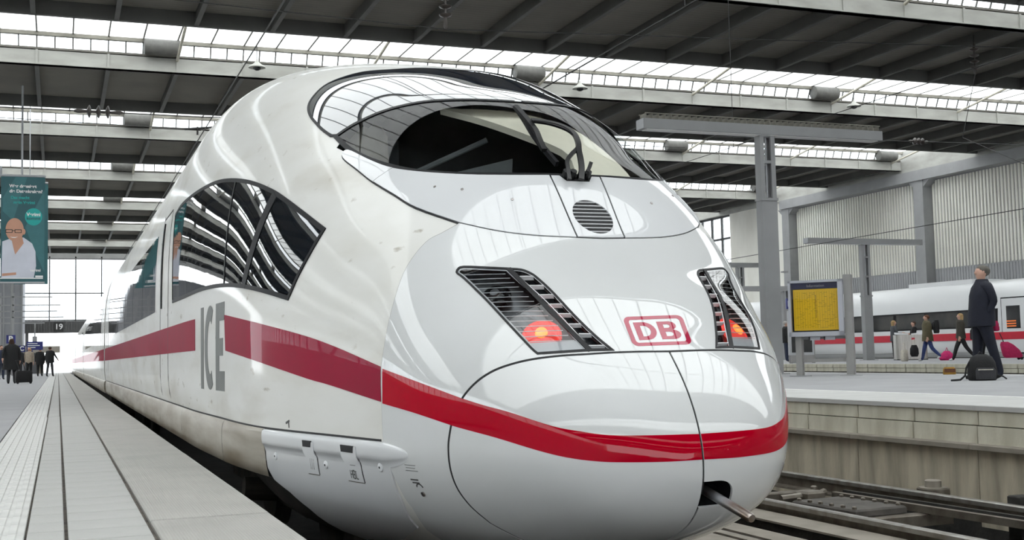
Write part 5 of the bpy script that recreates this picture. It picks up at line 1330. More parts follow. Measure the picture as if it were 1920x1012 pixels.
for x, y, lb in ((3.04, 31.2, 'left of the train roof'), (13.76, 31.2, 'right of the train roof'), (24.84, 31.2, 'at the far right')):
    l_ = thing('pendant_lamp', 'small bell-shaped lamp hanging below the skylight ' + lb, 'lamp', (x, y, 10.18), 0, 'bell lamps below the skylight')
    MB().lathe([(.02, .34), (.03, .3), (.09, .22), (.24, .12), (.26, .08), (.2, .08)], n=18).build('lamp_shade', 'beam_light', l_, True)
    MB().lathe([(.05, 0), (.11, .03), (.12, .08), (.05, .1)], n=14).build('lamp_globe', 'lamp_black', l_, True)
    MB().tube([(0, 0, .3), (0, 0, .78)], .012, 6).build('lamp_rod', 'wire', l_)
hb = thing('wire_hanger', 'short dark bar hanger on the wire beside the train roof', 'hanger', (1.15, 30, 8.05))
MB().tube([(-.35, 0, 0), (.55, 0, .1)], .035, 6).tube([(0, 0, -.15), (0, 0, .08)], .03, 6).build('hanger_bar', 'wire', hb)

# ------------------------------------------------------------------ timetable case
mat('case_grey', (0.40, 0.41, 0.45), 0.4, var=0.05)
mat('post_grey', (0.27, 0.265, 0.26), 0.5, var=0.08)
mat('case_blue', (0.025, 0.03, 0.10), 0.4, var=0.1)
mat('timetable_yellow', (0.92, 0.60, 0.012), 0.6, scale=3, col2=(0.86, 0.56, 0.012))
mat('print_brown', (0.40, 0.26, 0.01), 0.7, var=0.2)
glass_mat('case_glass', (0.97, 0.97, 0.97), 0.6, 0.01, 1.45)
pA, pB = Vector((11.50, 15.97, ZR)), Vector((12.19, 15.22, ZR))
dv_ = (pB - pA); ang = math.atan2(dv_.y, dv_.x); wB = dv_.length
tb = thing('timetable_case', 'yellow timetable poster in a grey framed case on two posts', 'notice board', pA, ang)
for x, top, wd in ((0.03, 0.95, .062), (wB + .02, 2.02, .075)):
    MB().bbox(x - wd, x + wd, -.08, .10, 0.01, top, .01).build('post', 'post_grey', tb)
    MB().lathe([(.22, 0), (.22, .012), (.1, .02)], (x, 0, 0), 16).build('foot_plate', 'mast_grey', tb)
MB().box(0, wB, -.01, .05, .28, .35).build('cross_rail', 'post_grey', tb)
MB().box(0, wB, .02, .07, .74, .80).build('cross_rail', 'mast_grey', tb)
fx0, fx1, fz0, fz1 = -.12, wB - .06, .80, 1.93
fr_ = MB().box(fx0, fx1, -.20, -.08, fz0, fz0 + .09).box(fx0, fx1, -.20, -.08, fz1 - .05, fz1).box(fx0, fx0 + .05, -.20, -.08, fz0, fz1).box(fx1 - .09, fx1, -.20, -.08, fz0, fz1).build('case_frame', 'case_grey', tb)
MB().box(fx0 + .02, fx1 - .02, -.08, .02, fz0 + .02, fz1 - .02).build('case_back', 'case_grey', tb)
MB().box(fx0 + .05, fx1 - .09, -.12, -.08, fz1 - .17, fz1 - .05).build('header_strip', 'case_blue', tb)
text('header_text', 'Information', .075, 'case_grey', tb, ((fx0 + fx1) / 2, -.122, fz1 - .115), (R(90), 0, 0), .001)
MB().box(fx0 + .05, fx1 - .09, -.095, -.085, fz0 + .09, fz1 - .16).build('dark_backing', 'dark_frame', tb)
yx0, yx1, yz0, yz1 = fx0 + .085, fx1 - .095, fz0 + .12, fz1 - .18
sh = MB().box(yx0, yx1, -.105, -.095, yz0, yz1).build('timetable_sheet', 'timetable_yellow', tb)
pr1 = MB()
for c in range(18):
    x = yx0 + .03 + c * (yx1 - yx0 - .06) / 17
    pr1.box(x, x + .003, -.107, -.105, yz0 + .04, yz1 - .05)
for r_ in range(26):
    for c in range(6):
        if random.random() < .8:
            x = yx0 + .03 + random.random() * (yx1 - yx0 - .12); z = yz0 + .05 + r_ * (yz1 - yz0 - .1) / 26
            pr1.box(x, x + random.uniform(.02, .07), -.107, -.105, z, z + .006)
tag(pr1.build('timetable_print', 'print_brown', sh), kind='stuff')
MB().box((yx0 + yx1) / 2 - .004, (yx0 + yx1) / 2 + .004, -.108, -.105, yz0 + .25, yz1 - .12).build('sheet_fold', 'print_dark', sh)
MB().box(fx0 + .05, fx1 - .09, -.195, -.19, fz0 + .09, fz1 - .05).build('case_pane', 'case_glass', tb)
for x in (.25, .55): 
    MB().box(x, x + .22, -.13, -.08, .72, .79).build('number_holder', 'case_grey', tb)
    MB().box(x, x + .03, -.135, -.13, .72, .79).build('holder_lock', 'dark_frame', tb)

# platform name sign with display case behind the timetable
ps = thing('station_sign', 'blue station name sign above a grey display case, half hidden', 'sign', (23.05, 33.0, ZR), R(-12))
MB().box(-.25, .9, -.05, .05, 2.02, 2.42).build('name_panel', 'sign_blue', ps)
text('name_text', 'Mü', .3, 'sign_white', ps, (-.02, -.055, 2.21), (R(90), 0, 0), .002, bold=.006)
MB().box(-.2, .75, -.08, .08, .3, 1.95).build('display_case', 'mast_light', ps)
MB().box(-.12, .68, -.09, -.08, .4, 1.85).build('display_pane', 'window_far', ps)
for x in (-.18, .7): MB().box(x, x + .1, -.05, .05, 0, 2.0).build('post', 'post_grey', ps)
MB().box(-.18, .7, -.1, .1, 0.02, .3).build('plinth', 'post_grey', ps)

# litter bin on the far platform
mat('brushed_steel', (0.50, 0.49, 0.46), 0.35, 0.8, scale=5, col2=(0.36, 0.34, 0.31), stretch=(6, 6, .3))
bn = thing('litter_bin', 'wide brushed steel waste bin on the far platform', 'bin', (28.5, 33.15, ZR), R(-20))
MB().loft([[(.62 * math.copysign(abs(math.cos(w))**.35, math.cos(w)), .24 * math.copysign(abs(math.sin(w))**.35, math.sin(w)), z) for w in np.linspace(0, 2 * math.pi, 32, endpoint=False)] for z in (.03, .98)]).build('bin_body', 'brushed_steel', bn, True)
for s in (-1, 1): MB().loft([[(s * .33 + .27 * math.cos(w), .20 * math.sin(w), z + .03 * math.cos(w) * s) for w in np.linspace(0, 2 * math.pi, 20, endpoint=False)] for z in (.98, 1.05)]).build('bin_lid', 'lamp_white', bn, True)
MB().box(-.6, .6, -.22, .22, 0, .04).build('bin_foot', 'dark_frame', bn)
MB().box(-.02, .10, -.255, -.24, .78, .86).build('bin_sticker', 'red_far', bn)

# ------------------------------------------------------------------ banners and signs at the left
mat('teal', (0.035, 0.115, 0.13), 0.6, var=0.15, scale=0.5)
mat('teal_light', (0.05, 0.165, 0.18), 0.6, var=0.1)
mat('teal_bright', (0.02, 0.36, 0.33), 0.6, var=0.05)
mat('skin_print', (0.55, 0.30, 0.21), 0.7, var=0.1, scale=2)
mat('shirt_print', (0.62, 0.64, 0.72), 0.7, var=0.15, scale=1.5)
def disc(cx, cz, rx, rz, y, n=28):
    return MB().add([(cx + rx * math.cos(2 * math.pi * i / n), y, cz + rz * math.sin(2 * math.pi * i / n)) for i in range(n)], [tuple(range(n))])
def poly(pts, y): return MB().add([(x, y, z) for x, z in pts], [tuple(range(len(pts)))])
bw, bh = 1.27, 3.28
ban = thing('hanging_banner', 'teal hanging advertising banner with a smiling man in glasses and white shirt', 'banner', (-4.22, 35.0, 4.0))
cloth = MB().box(0, bw, 0, .03, 0, bh).build('banner_cloth', 'teal', ban)
poly([(.42, bh - .01), (.75, bh - .01), (.35, 1.9), (.05, 2.2), (.05, 2.6)], -.004).build('facet_print', 'teal_light', cloth)
poly([(1.26, 2.9), (1.26, .3), (1.0, .9), (.7, 1.7)], -.004).build('facet_print', 'teal_light', cloth)
MB().prism([(.03, .10), (.95, .10), (1.02, .5), (1.0, .95), (.9, 1.2), (.66, 1.38), (.32, 1.36), (.05, 1.25)], -.008, -.003).build('shirt_print', 'shirt_print', cloth)
poly([(.30, 1.38), (.62, 1.40), (.66, 1.2), (.42, .85), (.38, 1.0)], -.010).build('neck_print', 'skin_print', cloth)
disc(.40, 1.62, .26, .36, -.012).build('head_print', 'skin_print', cloth)
disc(.66, 1.56, .05, .09, -.011).build('ear_print', 'skin_print', cloth)
gl_ = MB()
for cx in (.24, .50): gl_.add([(cx - .1, -.016, 1.52), (cx + .1, -.016, 1.52), (cx + .1, -.016, 1.63), (cx - .1, -.016, 1.63), (cx - .08, -.016, 1.54), (cx + .08, -.016, 1.54), (cx + .08, -.016, 1.61), (cx - .08, -.016, 1.61)], [(0, 1, 5, 4), (1, 2, 6, 5), (2, 3, 7, 6), (3, 0, 4, 7)])
gl_.add([(.34, -.016, 1.58), (.40, -.016, 1.58), (.40, -.016, 1.6), (.34, -.016, 1.6)], [(0, 1, 2, 3)]).build('glasses_print', 'dark_frame', cloth)
poly([(.26, 1.40), (.34, 1.365), (.42, 1.365), (.50, 1.41), (.42, 1.39), (.34, 1.39)], -.016).build('smile_print', 'sign_white', cloth)
poly([(.05, .18), (.45, .22), (.45, .3), (.05, .26)], -.013).build('arm_print', 'skin_print', cloth)
for t_, s_z, x, z, m_ in (('Wer dressiert', .135, .26, 2.98, 'sign_white'), ('die Datenkraken?', .135, .26, 2.82, 'sign_white'), ('Das macht', .125, .30, 2.62, 'teal_bright'), ('mein Verimi', .125, .38, 2.47, 'teal_bright')):
    text('slogan', t_, s_z, m_, cloth, (x - .02, -.01, z), (R(90), 0, 0), .001, 'LEFT', .004)
disc(.94, 2.03, .25, .27, -.008).build('badge_print', 'teal_bright', cloth)
text('badge_text', 'Verimi', .15, 'sign_white', cloth, (.94, -.012, 2.10), (R(90), 0, 0), .001, bold=.004)
text('badge_text', 'kommt', .14, 'teal', cloth, (.94, -.012, 1.98), (R(90), 0, 0), .001, bold=.004)
text('brand_text', 'verimi', .12, 'sign_white', cloth, (1.0, -.012, .36), (R(90), 0, 0), .001, bold=.003)
MB().box(0, 1.22, -.012, -.004, .1, .13).box(1.0, 1.22, -.012, -.004, .14, .2).build('base_line', 'sign_white', cloth)
MB().tube([(-.4, .0, bh + .03), (bw + .02, .0, bh + .03)], .035, 8).build('banner_rod', 'mast_light', ban)
MB().tube([(0.0, .0, -.02), (bw, .0, -.02)], .03, 8).build('banner_rod', 'mast_light', ban)
tr2 = MB()
for a_, b_ in (((-1.2, 0, bh + .25), (.0, 0, bh + .25)), ((-1.2, 0, bh + .02), (0, 0, bh + .02)), ((0, 0, bh + .0), (0, 0, bh + .3)), ((-.5, 0, bh + .02), (0, 0, bh + .25)), ((-1.0, 0, bh + .25), (-.5, 0, bh + .02)), ((.6, 0, bh + .05), (.6, 0, 6.15))): tr2.tube([a_, b_], .035, 6)
tr2.build('banner_bracket', 'mast_light', ban)
ban2 = thing('hanging_banner', 'second teal banner hanging behind the one with the man', 'banner', (-4.0, 40.0, 4.25))
MB().box(0, 1.10, 0, .03, 0, 3.55).build('banner_cloth', 'teal_light', ban2)
MB().tube([(0, 0, 3.57), (1.1, 0, 3.57)], .035, 8).tube([(.5, 0, 3.57), (.5, 0, 6.75)], .02, 6).build('banner_rod', 'mast_light', ban2)
for nme, txt, loc, s_ in (('B', 'B', (-4.33, 47.5, 2.32), .34), ('C', 'C', (-4.25, 60, 2.1), .32)):
    z_ = thing('zone_sign', 'small dark blue zone sign with white letter ' + txt, 'sign', loc)
    MB().box(-s_ / 2, s_ / 2, -s_ / 2 if False else -.1, .1, 0, s_).build('sign_box', 'sign_blue', z_)
    text('sign_letter', txt, s_ * .95, 'sign_white', z_, (0.0, -.105, s_ / 2), (R(90), 0, 0), .003, bold=.012)
    MB().tube([(0, 0, s_), (0, 0, 3.6)], .03, 6).tube([(0, 0, 3.6), (-2.2, 0, 3.6)], .03, 6).build('hanger', 'mast_grey', z_)
    MB().box(-2.26, -2.14, -.06, .06, .76 - loc[2], 3.66).build('sign_post', 'mast_grey', z_)
ds = thing('departure_display', 'blue hanging departure display with white lines and a 19', 'display', (-3.75, 66, 2.26))
MB().box(-.42, .42, -.12, .12, 0, .46).build('display_box', 'sign_blue', ds)
for i, w_ in enumerate((.5, .62, .4)): MB().box(-.36, -.36 + w_, -.125, -.12, .33 - i * .11, .37 - i * .11).build('display_line', 'sign_white', ds)
MB().box(-.42, -.1, -.12, .12, -.26, -.02).build('number_box', 'sign_blue', ds)
text('number', '19', .2, 'sign_white', ds, (-.26, -.125, -.14), (R(90), 0, 0), .003, bold=.004)
MB().tube([(0, 0, .46), (0, 0, 1.5)], .04, 6).box(-.12, .12, -.1, .1, .46, .75).box(-2.6, .5, -.03, .03, 1.45, 1.52).build('display_hanger', 'mast_grey', ds)
MB().box(-2.64, -2.54, -.05, .05, -1.5, 1.52).build('display_post', 'mast_grey', ds)

# ------------------------------------------------------------------ people
mat('skin', (0.55, 0.33, 0.25), 0.55, var=0.12, scale=8)
for nme, c in dict(navy=(.005, .007, .018), black=(.007, .007, .008), olive=(.10, .085, .045), dark_green=(.045, .04, .03), jeans=(.03, .05, .16), jeans_dark=(.02, .028, .06),
                   white_shoe=(.7, .7, .7), grey_coat=(.07, .075, .085), beige_coat=(.35, .29, .23), pink=(.45, .012, .09), pink_bright=(.62, .02, .16), charcoal=(.03, .03, .035),
                   hair_grey=(.11, .10, .085), hair_brown=(.05, .025, .015), hair_blond=(.42, .28, .13), hair_red=(.12, .045, .02), hair_white=(.4, .38, .36), ochre=(.32, .17, .02), cream=(.6, .56, .48), fur=(.24, .19, .10)).items():
    mat(nme, c, 0.75, scale=14, var=0.25, bump=0.2, bscale=30)
def person(label, loc, face, H, top, bottom, shoe, hair, legs=None, arms=None, coat=None, coat_m=None, long_hair=0.0, lean=0.0, head_turn=(0, 0), bulk=1.0):
    """one skinned body; face = world direction it looks towards"""
    rz = math.atan2(face[1], face[0]) + math.pi / 2
    root = thing('person', label, 'person', loc, rz)
    legs = legs or ((0.0, 0.0), (0.0, 0.0)); arms = arms or (((.03, .0, -.155), (.01, -.03, -.14)), ((.03, 0, -.155), (.01, -.03, -.14)))
    V, E, Rr, Lb = [], [], [], []
    def add(p, r, lb, par=None):
        V.append((p[0] * H, (p[1] + lean * max(0, p[2] - .5)) * H, p[2] * H)); Rr.append((r[0] * H, r[1] * H) if isinstance(r, tuple) else (r * H, r * H)); Lb.append(lb)
        if par is not None: E.append((par, len(V) - 1))
        return len(V) - 1
    b = bulk
    pel = add((0, 0, .53), (.088 * b, .066 * b), 0)
    wst = add((0, 0, .61), (.082 * b, .062 * b), 0, pel)
    che = add((0, 0, .72), (.095 * b, .07 * b), 0, wst)
    upc = add((0, .005, .79), (.075, .055), 0, che)
    nk = add((0, .0, .845), .033, 1, upc)
    hx, hy = head_turn
    jaw = add((0 + hx * .01, -.014, .885), (.038, .042), 1, nk)
    hd = add((hx * .01, -.006, .928), (.044, .054), 1, jaw)
    add((hx * .01, .004, .962), (.038, .046), 1, hd)
    add((hx * .02, -.068, .912), .009, 1, hd)
    for s in (-1, 1): add((s * .047, .006, .917), .011, 1, hd)
    for s, (f, kb) in zip((-1, 1), legs):
        hp_ = add((s * .05, 0, .49), .063 * min(b, 1.15), 2, pel)
        a1 = f; a2 = f - kb
        kn = (s * .055, -.235 * math.sin(a1), .49 - .235 * math.cos(a1))
        an = (s * .058, kn[1] - .235 * math.sin(a2), kn[2] - .235 * math.cos(a2))
        k_ = add(kn, .046, 2, hp_)
        an_ = add((an[0], an[1], max(an[2], .035)), .033, 2, k_)
        tilt = a2
        t_ = add((an[0], an[1] - .05 * math.cos(tilt), max(an[2] - .022 - .05 * math.sin(-tilt) * 0, .018)), .024, 3, an_)
        add((an[0], an[1] - .098 * math.cos(tilt), max(an[2] - .028 - .04 * max(0, -math.sin(tilt)), .014)), .018, 3, t_)
    for s, (ua, fa) in zip((-1, 1), arms):
        sh_ = add((s * .105 * b, .004, .80), .045, 0, upc)
        el = (s * (.105 * b + ua[0]), .004 + ua[1], .80 + ua[2])
        wr_ = (el[0] + s * fa[0], el[1] + fa[1], el[2] + fa[2])
        e_ = add(el, .034, 0, sh_)
        w_ = add(wr_, .023, 0, e_)
        d = Vector((s * fa[0], fa[1], fa[2])).normalized()
        side = d.cross(Vector((s, 0, 0)))
        side = side.normalized() if side.length > .1 else Vector((0, -1, 0))
        pm = Vector(wr_) + d * .04
        p_ = add(tuple(pm), (.022, .016), 1, w_)
        for q, ln in ((-.018, .042), (-.006, .05), (.006, .047), (.018, .036)):
            k1 = add(tuple(pm + d * .022 + side * q), .0062, 1, p_)
            add(tuple(pm + d * (.022 + ln) + side * q * 1.1 + Vector((-s * .008, 0, 0))), .0052, 1, k1)
        t1 = add(tuple(pm - d * .012 + side * -.026), .0068, 1, p_)
        add(tuple(pm + d * .018 + side * -.034), .0058, 1, t1)
    me = bpy.data.meshes.new('body'); me.from_pydata(V, E, [])
    o = bpy.data.objects.new('body', me); COL.objects.link(o)
    o.modifiers.new('skin', 'SKIN').use_smooth_shade = True
    for i, sv in enumerate(me.skin_vertices[0].data):
        sv.radius = Rr[i]; sv.use_root = (i == 0)
    o.modifiers.new('sub', 'SUBSURF').levels = 1
    dg = bpy.context.evaluated_depsgraph_get()
    me2 = bpy.data.meshes.new_from_object(o.evaluated_get(dg))
    bpy.data.objects.remove(o)
    me2.materials.clear()
    for m_ in (top, 'skin', bottom, shoe): me2.materials.append(MATS[m_])
    A_ = np.array([V[a] for a, _ in E]); B_ = np.array([V[b_] for _, b_ in E]); lab = [Lb[b_] for _, b_ in E]
    co = np.array([p.center[:] for p in me2.polygons])
    d_ = B_ - A_; L2 = (d_**2).sum(1)
    t = np.clip(((co[:, None] - A_) * d_).sum(2) / L2, 0, 1)
    di = np.linalg.norm(co[:, None] - (A_ + t[..., None] * d_), axis=2)
    rad = np.array([max(Rr[b_]) for _, b_ in E])
    idx = [lab[k] for k in (di / rad).argmin(1)]
    me2.polygons.foreach_set('material_index', idx)
    me2.polygons.foreach_set('use_smooth', [True] * len(me2.polygons))
    mobj('body', me2, root)
    # hair
    hm = MB(); n = 18; rows = []
    for j in range(9):
        row = []
        for w in np.linspace(0, 2 * math.pi, n, endpoint=False):
            k_ = math.sin(w)
            low = R(-30 - 36 * k_) if k_ > 0 else R(-30 - 62 * k_)
            ph = math.pi / 2 + (low - math.pi / 2) * j / 8
            row.append((.0505 * math.cos(ph) * math.cos(w), .006 + (.064 if k_ > 0 else .056) * math.cos(ph) * k_ + lean * .43, .932 + .052 * math.sin(ph)))
        rows.append(row)
    hm.loft([[(x * H, y * H, z * H) for x, y, z in r] for r in rows])
    if long_hair:
        hm.loft([[(wx * math.cos(w) * H, (.03 + lean * .4 + wy * math.sin(w)) * H, z * H) for w in np.linspace(0, 2 * math.pi, 12, endpoint=False)] for z, wx, wy in ((.95, .05, .04), (.90, .058, .04), (.86, .06, .036), (.86 - long_hair, .045, .024))])
    hm.build('hair', hair, root, True)
    if coat:
        rings = []
        for z, rx, ry in coat:
            rings.append([(rx * math.cos(w) * H, (ry * math.sin(w) + lean * max(0, z - .5)) * H, z * H) for w in np.linspace(0, 2 * math.pi, 24, endpoint=False)])
        MB().loft(rings).build('coat', coat_m or top, root, True)
    return root
LEFT = (-.933, .359); RIGHT = (.933, -.359); AWAY = (.45, .89)
man = person('man in navy jacket and trousers standing on the right platform, hands in pockets, facing left', (11.62, 10.95, ZR), LEFT, 1.90, 'navy', 'navy', 'black', 'hair_grey',
       legs=((.10, .02), (-.26, .02)), arms=(((.03, .05, -.14), (-.05, -.05, -.10)), ((.03, .05, -.14), (-.05, -.05, -.10))), lean=.06, bulk=1.12,
       coat=((.86, .045, .05), (.83, .075, .06), (.79, .118, .082), (.72, .128, .10), (.62, .122, .105), (.53, .126, .112), (.455, .122, .112), (.45, .11, .10)))
person('woman in olive parka with black backpack walking on the far platform', (26.6, 29.9, ZR), (-.85, .5), 1.68, 'olive', 'jeans', 'white_shoe', 'hair_red', legs=((.30, .1), (-.30, .5)),
       coat=((.86, .06, .06), (.82, .10, .08), (.76, .125, .10), (.62, .125, .10), (.5, .135, .115), (.42, .14, .12)), lean=-.03)
person('blonde woman in dark green jacket walking right of the one with backpack', (26.4, 28.0, ZR), (-.75, .62), 1.66, 'dark_green', 'black', 'white_shoe', 'hair_blond', legs=((.42, .15), (-.42, .25)), long_hair=.12,
       coat=((.85, .06, .06), (.82, .10, .08), (.76, .115, .09), (.62, .11, .085), (.50, .125, .1), (.46, .125, .1)), coat_m='dark_green')
person('blonde woman in grey coat with pale scarf behind the steel bin', (30.3, 36.3, ZR), (.9, -.3), 1.66, 'grey_coat', 'black', 'black', 'hair_blond', long_hair=.06,
       arms=(((.03, -.03, -.15), (-.02, -.12, .0)), ((.03, -.03, -.15), (-.02, -.12, .0))), coat=((.85, .06, .06), (.80, .11, .085), (.65, .11, .09), (.45, .13, .11)))
person('dark-clothed person half hidden between the bin and the olive parka', (30.9, 35.8, ZR), (-.9, .3), 1.6, 'black', 'black', 'black', 'hair_brown',
       arms=(((.03, -.03, -.15), (-.02, -.12, .0)), ((.03, -.03, -.15), (-.02, -.12, .0))))
person('man in black jacket and jeans standing beside the grey display case', (26.3, 38.3, ZR), (.9, -.42), 1.75, 'black', 'jeans_dark', 'black', 'hair_white',
       coat=((.85, .06, .06), (.80, .115, .09), (.65, .125, .10), (.45, .13, .11)))
person('dark-clothed person with pink backpack behind the standing man', (27.9, 28.4, ZR), (-.9, .1), 1.68, 'black', 'black', 'black', 'hair_brown', legs=((.25, .1), (-.2, .3)),
       coat=((.85, .06, .06), (.80, .11, .085), (.65, .12, .095), (.48, .12, .1)))
person('woman in long black coat pulling a suitcase along the left platform', (-4.18, 44.0, .757), (.05, 1), 1.72, 'black', 'charcoal', 'black', 'hair_brown', legs=((.2, .1), (-.2, .2)), long_hair=.05,
       arms=(((.05, .02, -.15), (.0, .0, -.14)), ((.05, .08, -.13), (.0, .05, -.12))), coat=((.86, .07, .07), (.82, .125, .10), (.70, .15, .115), (.5, .17, .13), (.30, .19, .15)), bulk=1.15)
person('man in black jacket with flapping coat tail walking by the tactile strip', (-2.98, 69.0, .757), (.35, .9), 1.75, 'black', 'charcoal', 'black', 'hair_brown', legs=((.22, .05), (-.22, .1)),
       arms=(((.08, .02, -.13), (.06, -.02, -.10)), ((.03, .02, -.15), (.0, -.03, -.14))), coat=((.85, .06, .06), (.80, .12, .09), (.65, .13, .1), (.45, .14, .11)))
person('man in black coat walking on the far side of his companion', (-3.55, 71.5, .757), (.1, 1), 1.72, 'black', 'black', 'black', 'hair_brown', legs=((.15, .05), (-.15, .1)),
       coat=((.85, .06, .06), (.80, .12, .09), (.65, .13, .1), (.40, .14, .12)))
person('blonde woman in beige jacket on the left platform below the blue display', (-4.0, 64.5, .757), (-.3, -.9), 1.66, 'beige_coat', 'black', 'black', 'hair_blond', long_hair=.06,
       coat=((.85, .06, .06), (.80, .11, .085), (.65, .11, .09), (.5, .12, .1)))
person('person in dark blue coat at the left edge of the view', (-5.2, 60.0, .757), (.3, -.9), 1.72, 'jeans_dark', 'jeans_dark', 'black', 'hair_brown', coat=((.85, .06, .06), (.80, .11, .085), (.65, .12, .09), (.45, .13, .1)))
person('dark-clothed traveller between the black coat and the blonde woman', (-4.45, 62.5, .757), (.2, .9), 1.62, 'charcoal', 'charcoal', 'black', 'hair_grey', coat=((.85, .06, .06), (.80, .11, .085), (.65, .12, .09), (.45, .13, .1)))

# ------------------------------------------------------------------ bags
def sup(w, d, h, z, e=.5, n=24, cx=0, cy=0):
    return [(cx + w / 2 * math.copysign(abs(math.cos(t))**e, math.cos(t)), cy + d / 2 * math.copysign(abs(math.sin(t))**e, math.sin(t)), z) for t in np.linspace(0, 2 * math.pi, n, endpoint=False)]
bp_ = thing('backpack', 'black backpack standing on the platform at the feet of the man in navy', 'backpack', (11.03, 10.35, ZR), math.atan2(-.359, .933))
MB().loft([sup(.38, .24, 0, .0), sup(.42, .27, 0, .03), sup(.43, .28, 0, .14), sup(.40, .26, 0, .28, .65), sup(.31, .2, 0, .37, .75), sup(.14, .09, 0, .41, .8)]).build('pack_body', 'black', bp_, True)
MB().loft([sup(.30, .1, 0, .02, cy=-.14), sup(.32, .1, 0, .15, cy=-.14), sup(.26, .06, 0, .2, cy=-.13)]).build('front_pocket', 'charcoal', bp_, True)
MB().box(-.13, .10, -.195, -.18, .165, .178).build('pocket_print', 'cream', bp_)
MB().tube([(-.19, 0, .3), (-.24, .02, .2), (-.27, .0, .08), (-.36, -.04, .02), (-.52, -.08, .012)], .016, 6).build('shoulder_strap', 'black', bp_)
MB().tube([(.2, -.05, .08), (.3, -.06, .06), (.34, -.1, .02)], .014, 6).build('hip_strap', 'black', bp_)
MB().tube([(-.05, .05, .39), (0, .06, .45), (.05, .05, .39)], .012, 6).build('grab_loop', 'black', bp_)
b2 = thing('backpack', 'black backpack worn by the woman in the olive parka', 'backpack', (26.87, 29.74, ZR + .98), R(60))
MB().loft([sup(.28, .14, 0, .0), sup(.32, .18, 0, .05), sup(.32, .18, 0, .35), sup(.26, .14, 0, .47), sup(.12, .06, 0, .5)]).build('pack_body', 'black', b2, True)
for s in (-1, 1): MB().tube([(s * .1, .08, .4), (s * .11, .16, .3), (s * .1, .08, .1)], .015, 6).build('shoulder_strap', 'charcoal', b2)
b3 = thing('backpack', 'small pink backpack behind the man in navy', 'backpack', (28.24, 28.36, ZR + 1.0), R(85))
MB().loft([sup(.26, .14, 0, .0), sup(.3, .18, 0, .05), sup(.3, .18, 0, .25), sup(.22, .12, 0, .36)]).build('pack_body', 'pink', b3, True)
MB().loft([sup(.2, .06, 0, .02, cy=-.1), sup(.2, .06, 0, .16, cy=-.1)]).build('front_pocket', 'pink', b3, True)
dfl = thing('trolley_bag', 'pink-red wheeled travel bag on the far platform behind the standing man', 'suitcase', (27.75, 27.2, ZR), R(-15))
MB().loft([[(.42 * math.cos(t) * s_, .2 * math.sin(t) * s_, .1) for t in np.linspace(0, 2 * math.pi, 20, endpoint=False)] if False else sup(w_, d_, 0, z_, .6, 24, cx=c_) for z_, w_, d_, c_ in ((.07, .55, .28, .12), (.14, .66, .32, .10), (.34, .6, .32, .02), (.52, .42, .28, -.10), (.62, .22, .16, -.18))]).build('bag_body', 'pink', dfl, True)
for s in (-1, 1): MB().lathe([(.05, -.02), (.05, .02)], (.36, s * .1, .05), 12, 'y').build('wheel', 'black', dfl)
MB().tube([(-.2, 0, .6), (-.34, 0, .92)], .014, 6).build('pull_handle', 'charcoal', dfl)
pb = thing('carrier_bag', 'bright pink bag lying behind the walking woman in olive', 'bag', (27.6, 30.1, ZR), R(10))
MB().loft([sup(.5, .3, 0, .0), sup(.6, .34, 0, .06), sup(.46, .28, 0, .22), sup(.2, .12, 0, .34)]).build('bag_body', 'pink_bright', pb, True)
MB().tube([(-.08, 0, .32), (0, 0, .46), (.08, 0, .32)], .012, 6).build('bag_handle', 'pink', pb)
hbg = thing('handbag', 'round black handbag carried by the woman in olive', 'bag', (26.15, 30.1, ZR + .16), R(20))
MB().loft([sup(.3, .16, 0, .0, .8), sup(.42, .22, 0, .1, .8), sup(.42, .2, 0, .28, .8), sup(.28, .1, 0, .42, .8)]).build('bag_body', 'black', hbg, True)
MB().tube([(-.1, 0, .4), (-.05, 0, .62), (.05, 0, .62), (.1, 0, .4)], .012, 6).build('bag_handle', 'cream', hbg)
ttb = thing('tote_bag', 'cream tote bag beside the black handbag', 'bag', (25.95, 30.4, ZR), R(20))
MB().loft([sup(.34, .1, 0, 0), sup(.38, .16, 0, .06), sup(.38, .14, 0, .36), sup(.34, .06, 0, .42)]).build('bag_body', 'cream', ttb, True)
MB().tube([(-.1, 0, .4), (-.04, 0, .68), (.04, 0, .68), (.1, 0, .4)], .012, 6).build('bag_handle', 'cream', ttb)
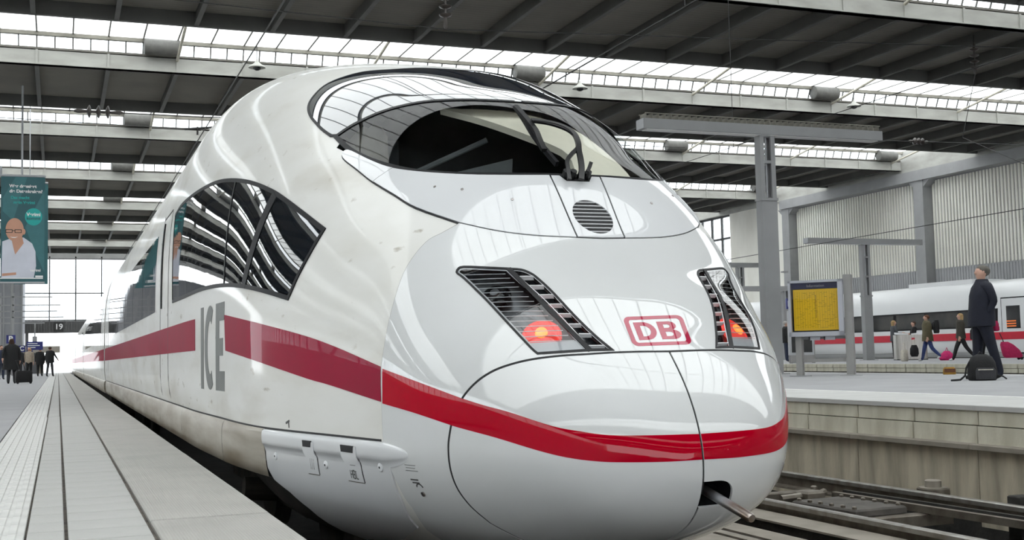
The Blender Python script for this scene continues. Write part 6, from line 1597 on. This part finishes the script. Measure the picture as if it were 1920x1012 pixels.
sbg = thing('shoulder_bag', 'charcoal shoulder bag of the blonde woman in dark green', 'bag', (26.70, 27.78, ZR + .72), R(40))
MB().loft([sup(.26, .1, 0, 0), sup(.3, .14, 0, .05), sup(.28, .12, 0, .3), sup(.24, .05, 0, .36)]).build('bag_body', 'charcoal', sbg, True)
MB().tube([(-.1, 0, .34), (-.05, .04, .66), (.05, .04, .66), (.1, 0, .34)], .012, 6).build('bag_strap', 'charcoal', sbg)
sb2 = thing('shoulder_bag', 'black shoulder bag of the man in black jacket by the display case', 'bag', (25.8, 38.55, ZR + .72), R(-20))
MB().loft([sup(.34, .16, 0, 0), sup(.42, .22, 0, .06), sup(.36, .18, 0, .26), sup(.2, .08, 0, .34)]).build('bag_body', 'black', sb2, True)
MB().tube([(-.12, 0, .3), (.05, .05, .62), (.2, 0, .62)], .014, 6).build('bag_strap', 'black', sb2)
och = thing('satchel', 'small ochre leather satchel lying at the far edge of the right platform', 'bag', (13.45, 13.85, ZR), R(-30))
och.scale = (.62, .62, .7)
MB().loft([sup(.36, .18, 0, 0, .4), sup(.38, .2, 0, .03, .4), sup(.36, .18, 0, .15, .4), sup(.28, .12, 0, .2, .5)]).build('bag_body', 'ochre', och, True)
MB().box(-.17, .17, -.105, -.095, .06, .16).build('bag_flap', 'hair_red', och)
scs = thing('suitcase', 'black wheeled suitcase pulled by the woman in the long black coat', 'suitcase', (-3.72, 42.4, .757), R(12))
MB().loft([sup(.56, .28, 0, .05, .35), sup(.58, .3, 0, .08, .35), sup(.58, .3, 0, .42, .35), sup(.5, .24, 0, .48, .35)]).build('case_body', 'black', scs, True)
for s in (-1, 1):
    MB().lathe([(.045, -.015), (.045, .015)], (s * .22, -.1, .045), 12, 'y').build('wheel', 'charcoal', scs)
    MB().tube([(s * .1, .1, .46), (s * .1 - .12, .3, .85)], .01, 6).build('pull_tube', 'charcoal', scs)
MB().tube([(-.24, .3, .86), (0.0, .3, .86)], .014, 6).build('pull_handle', 'charcoal', scs)
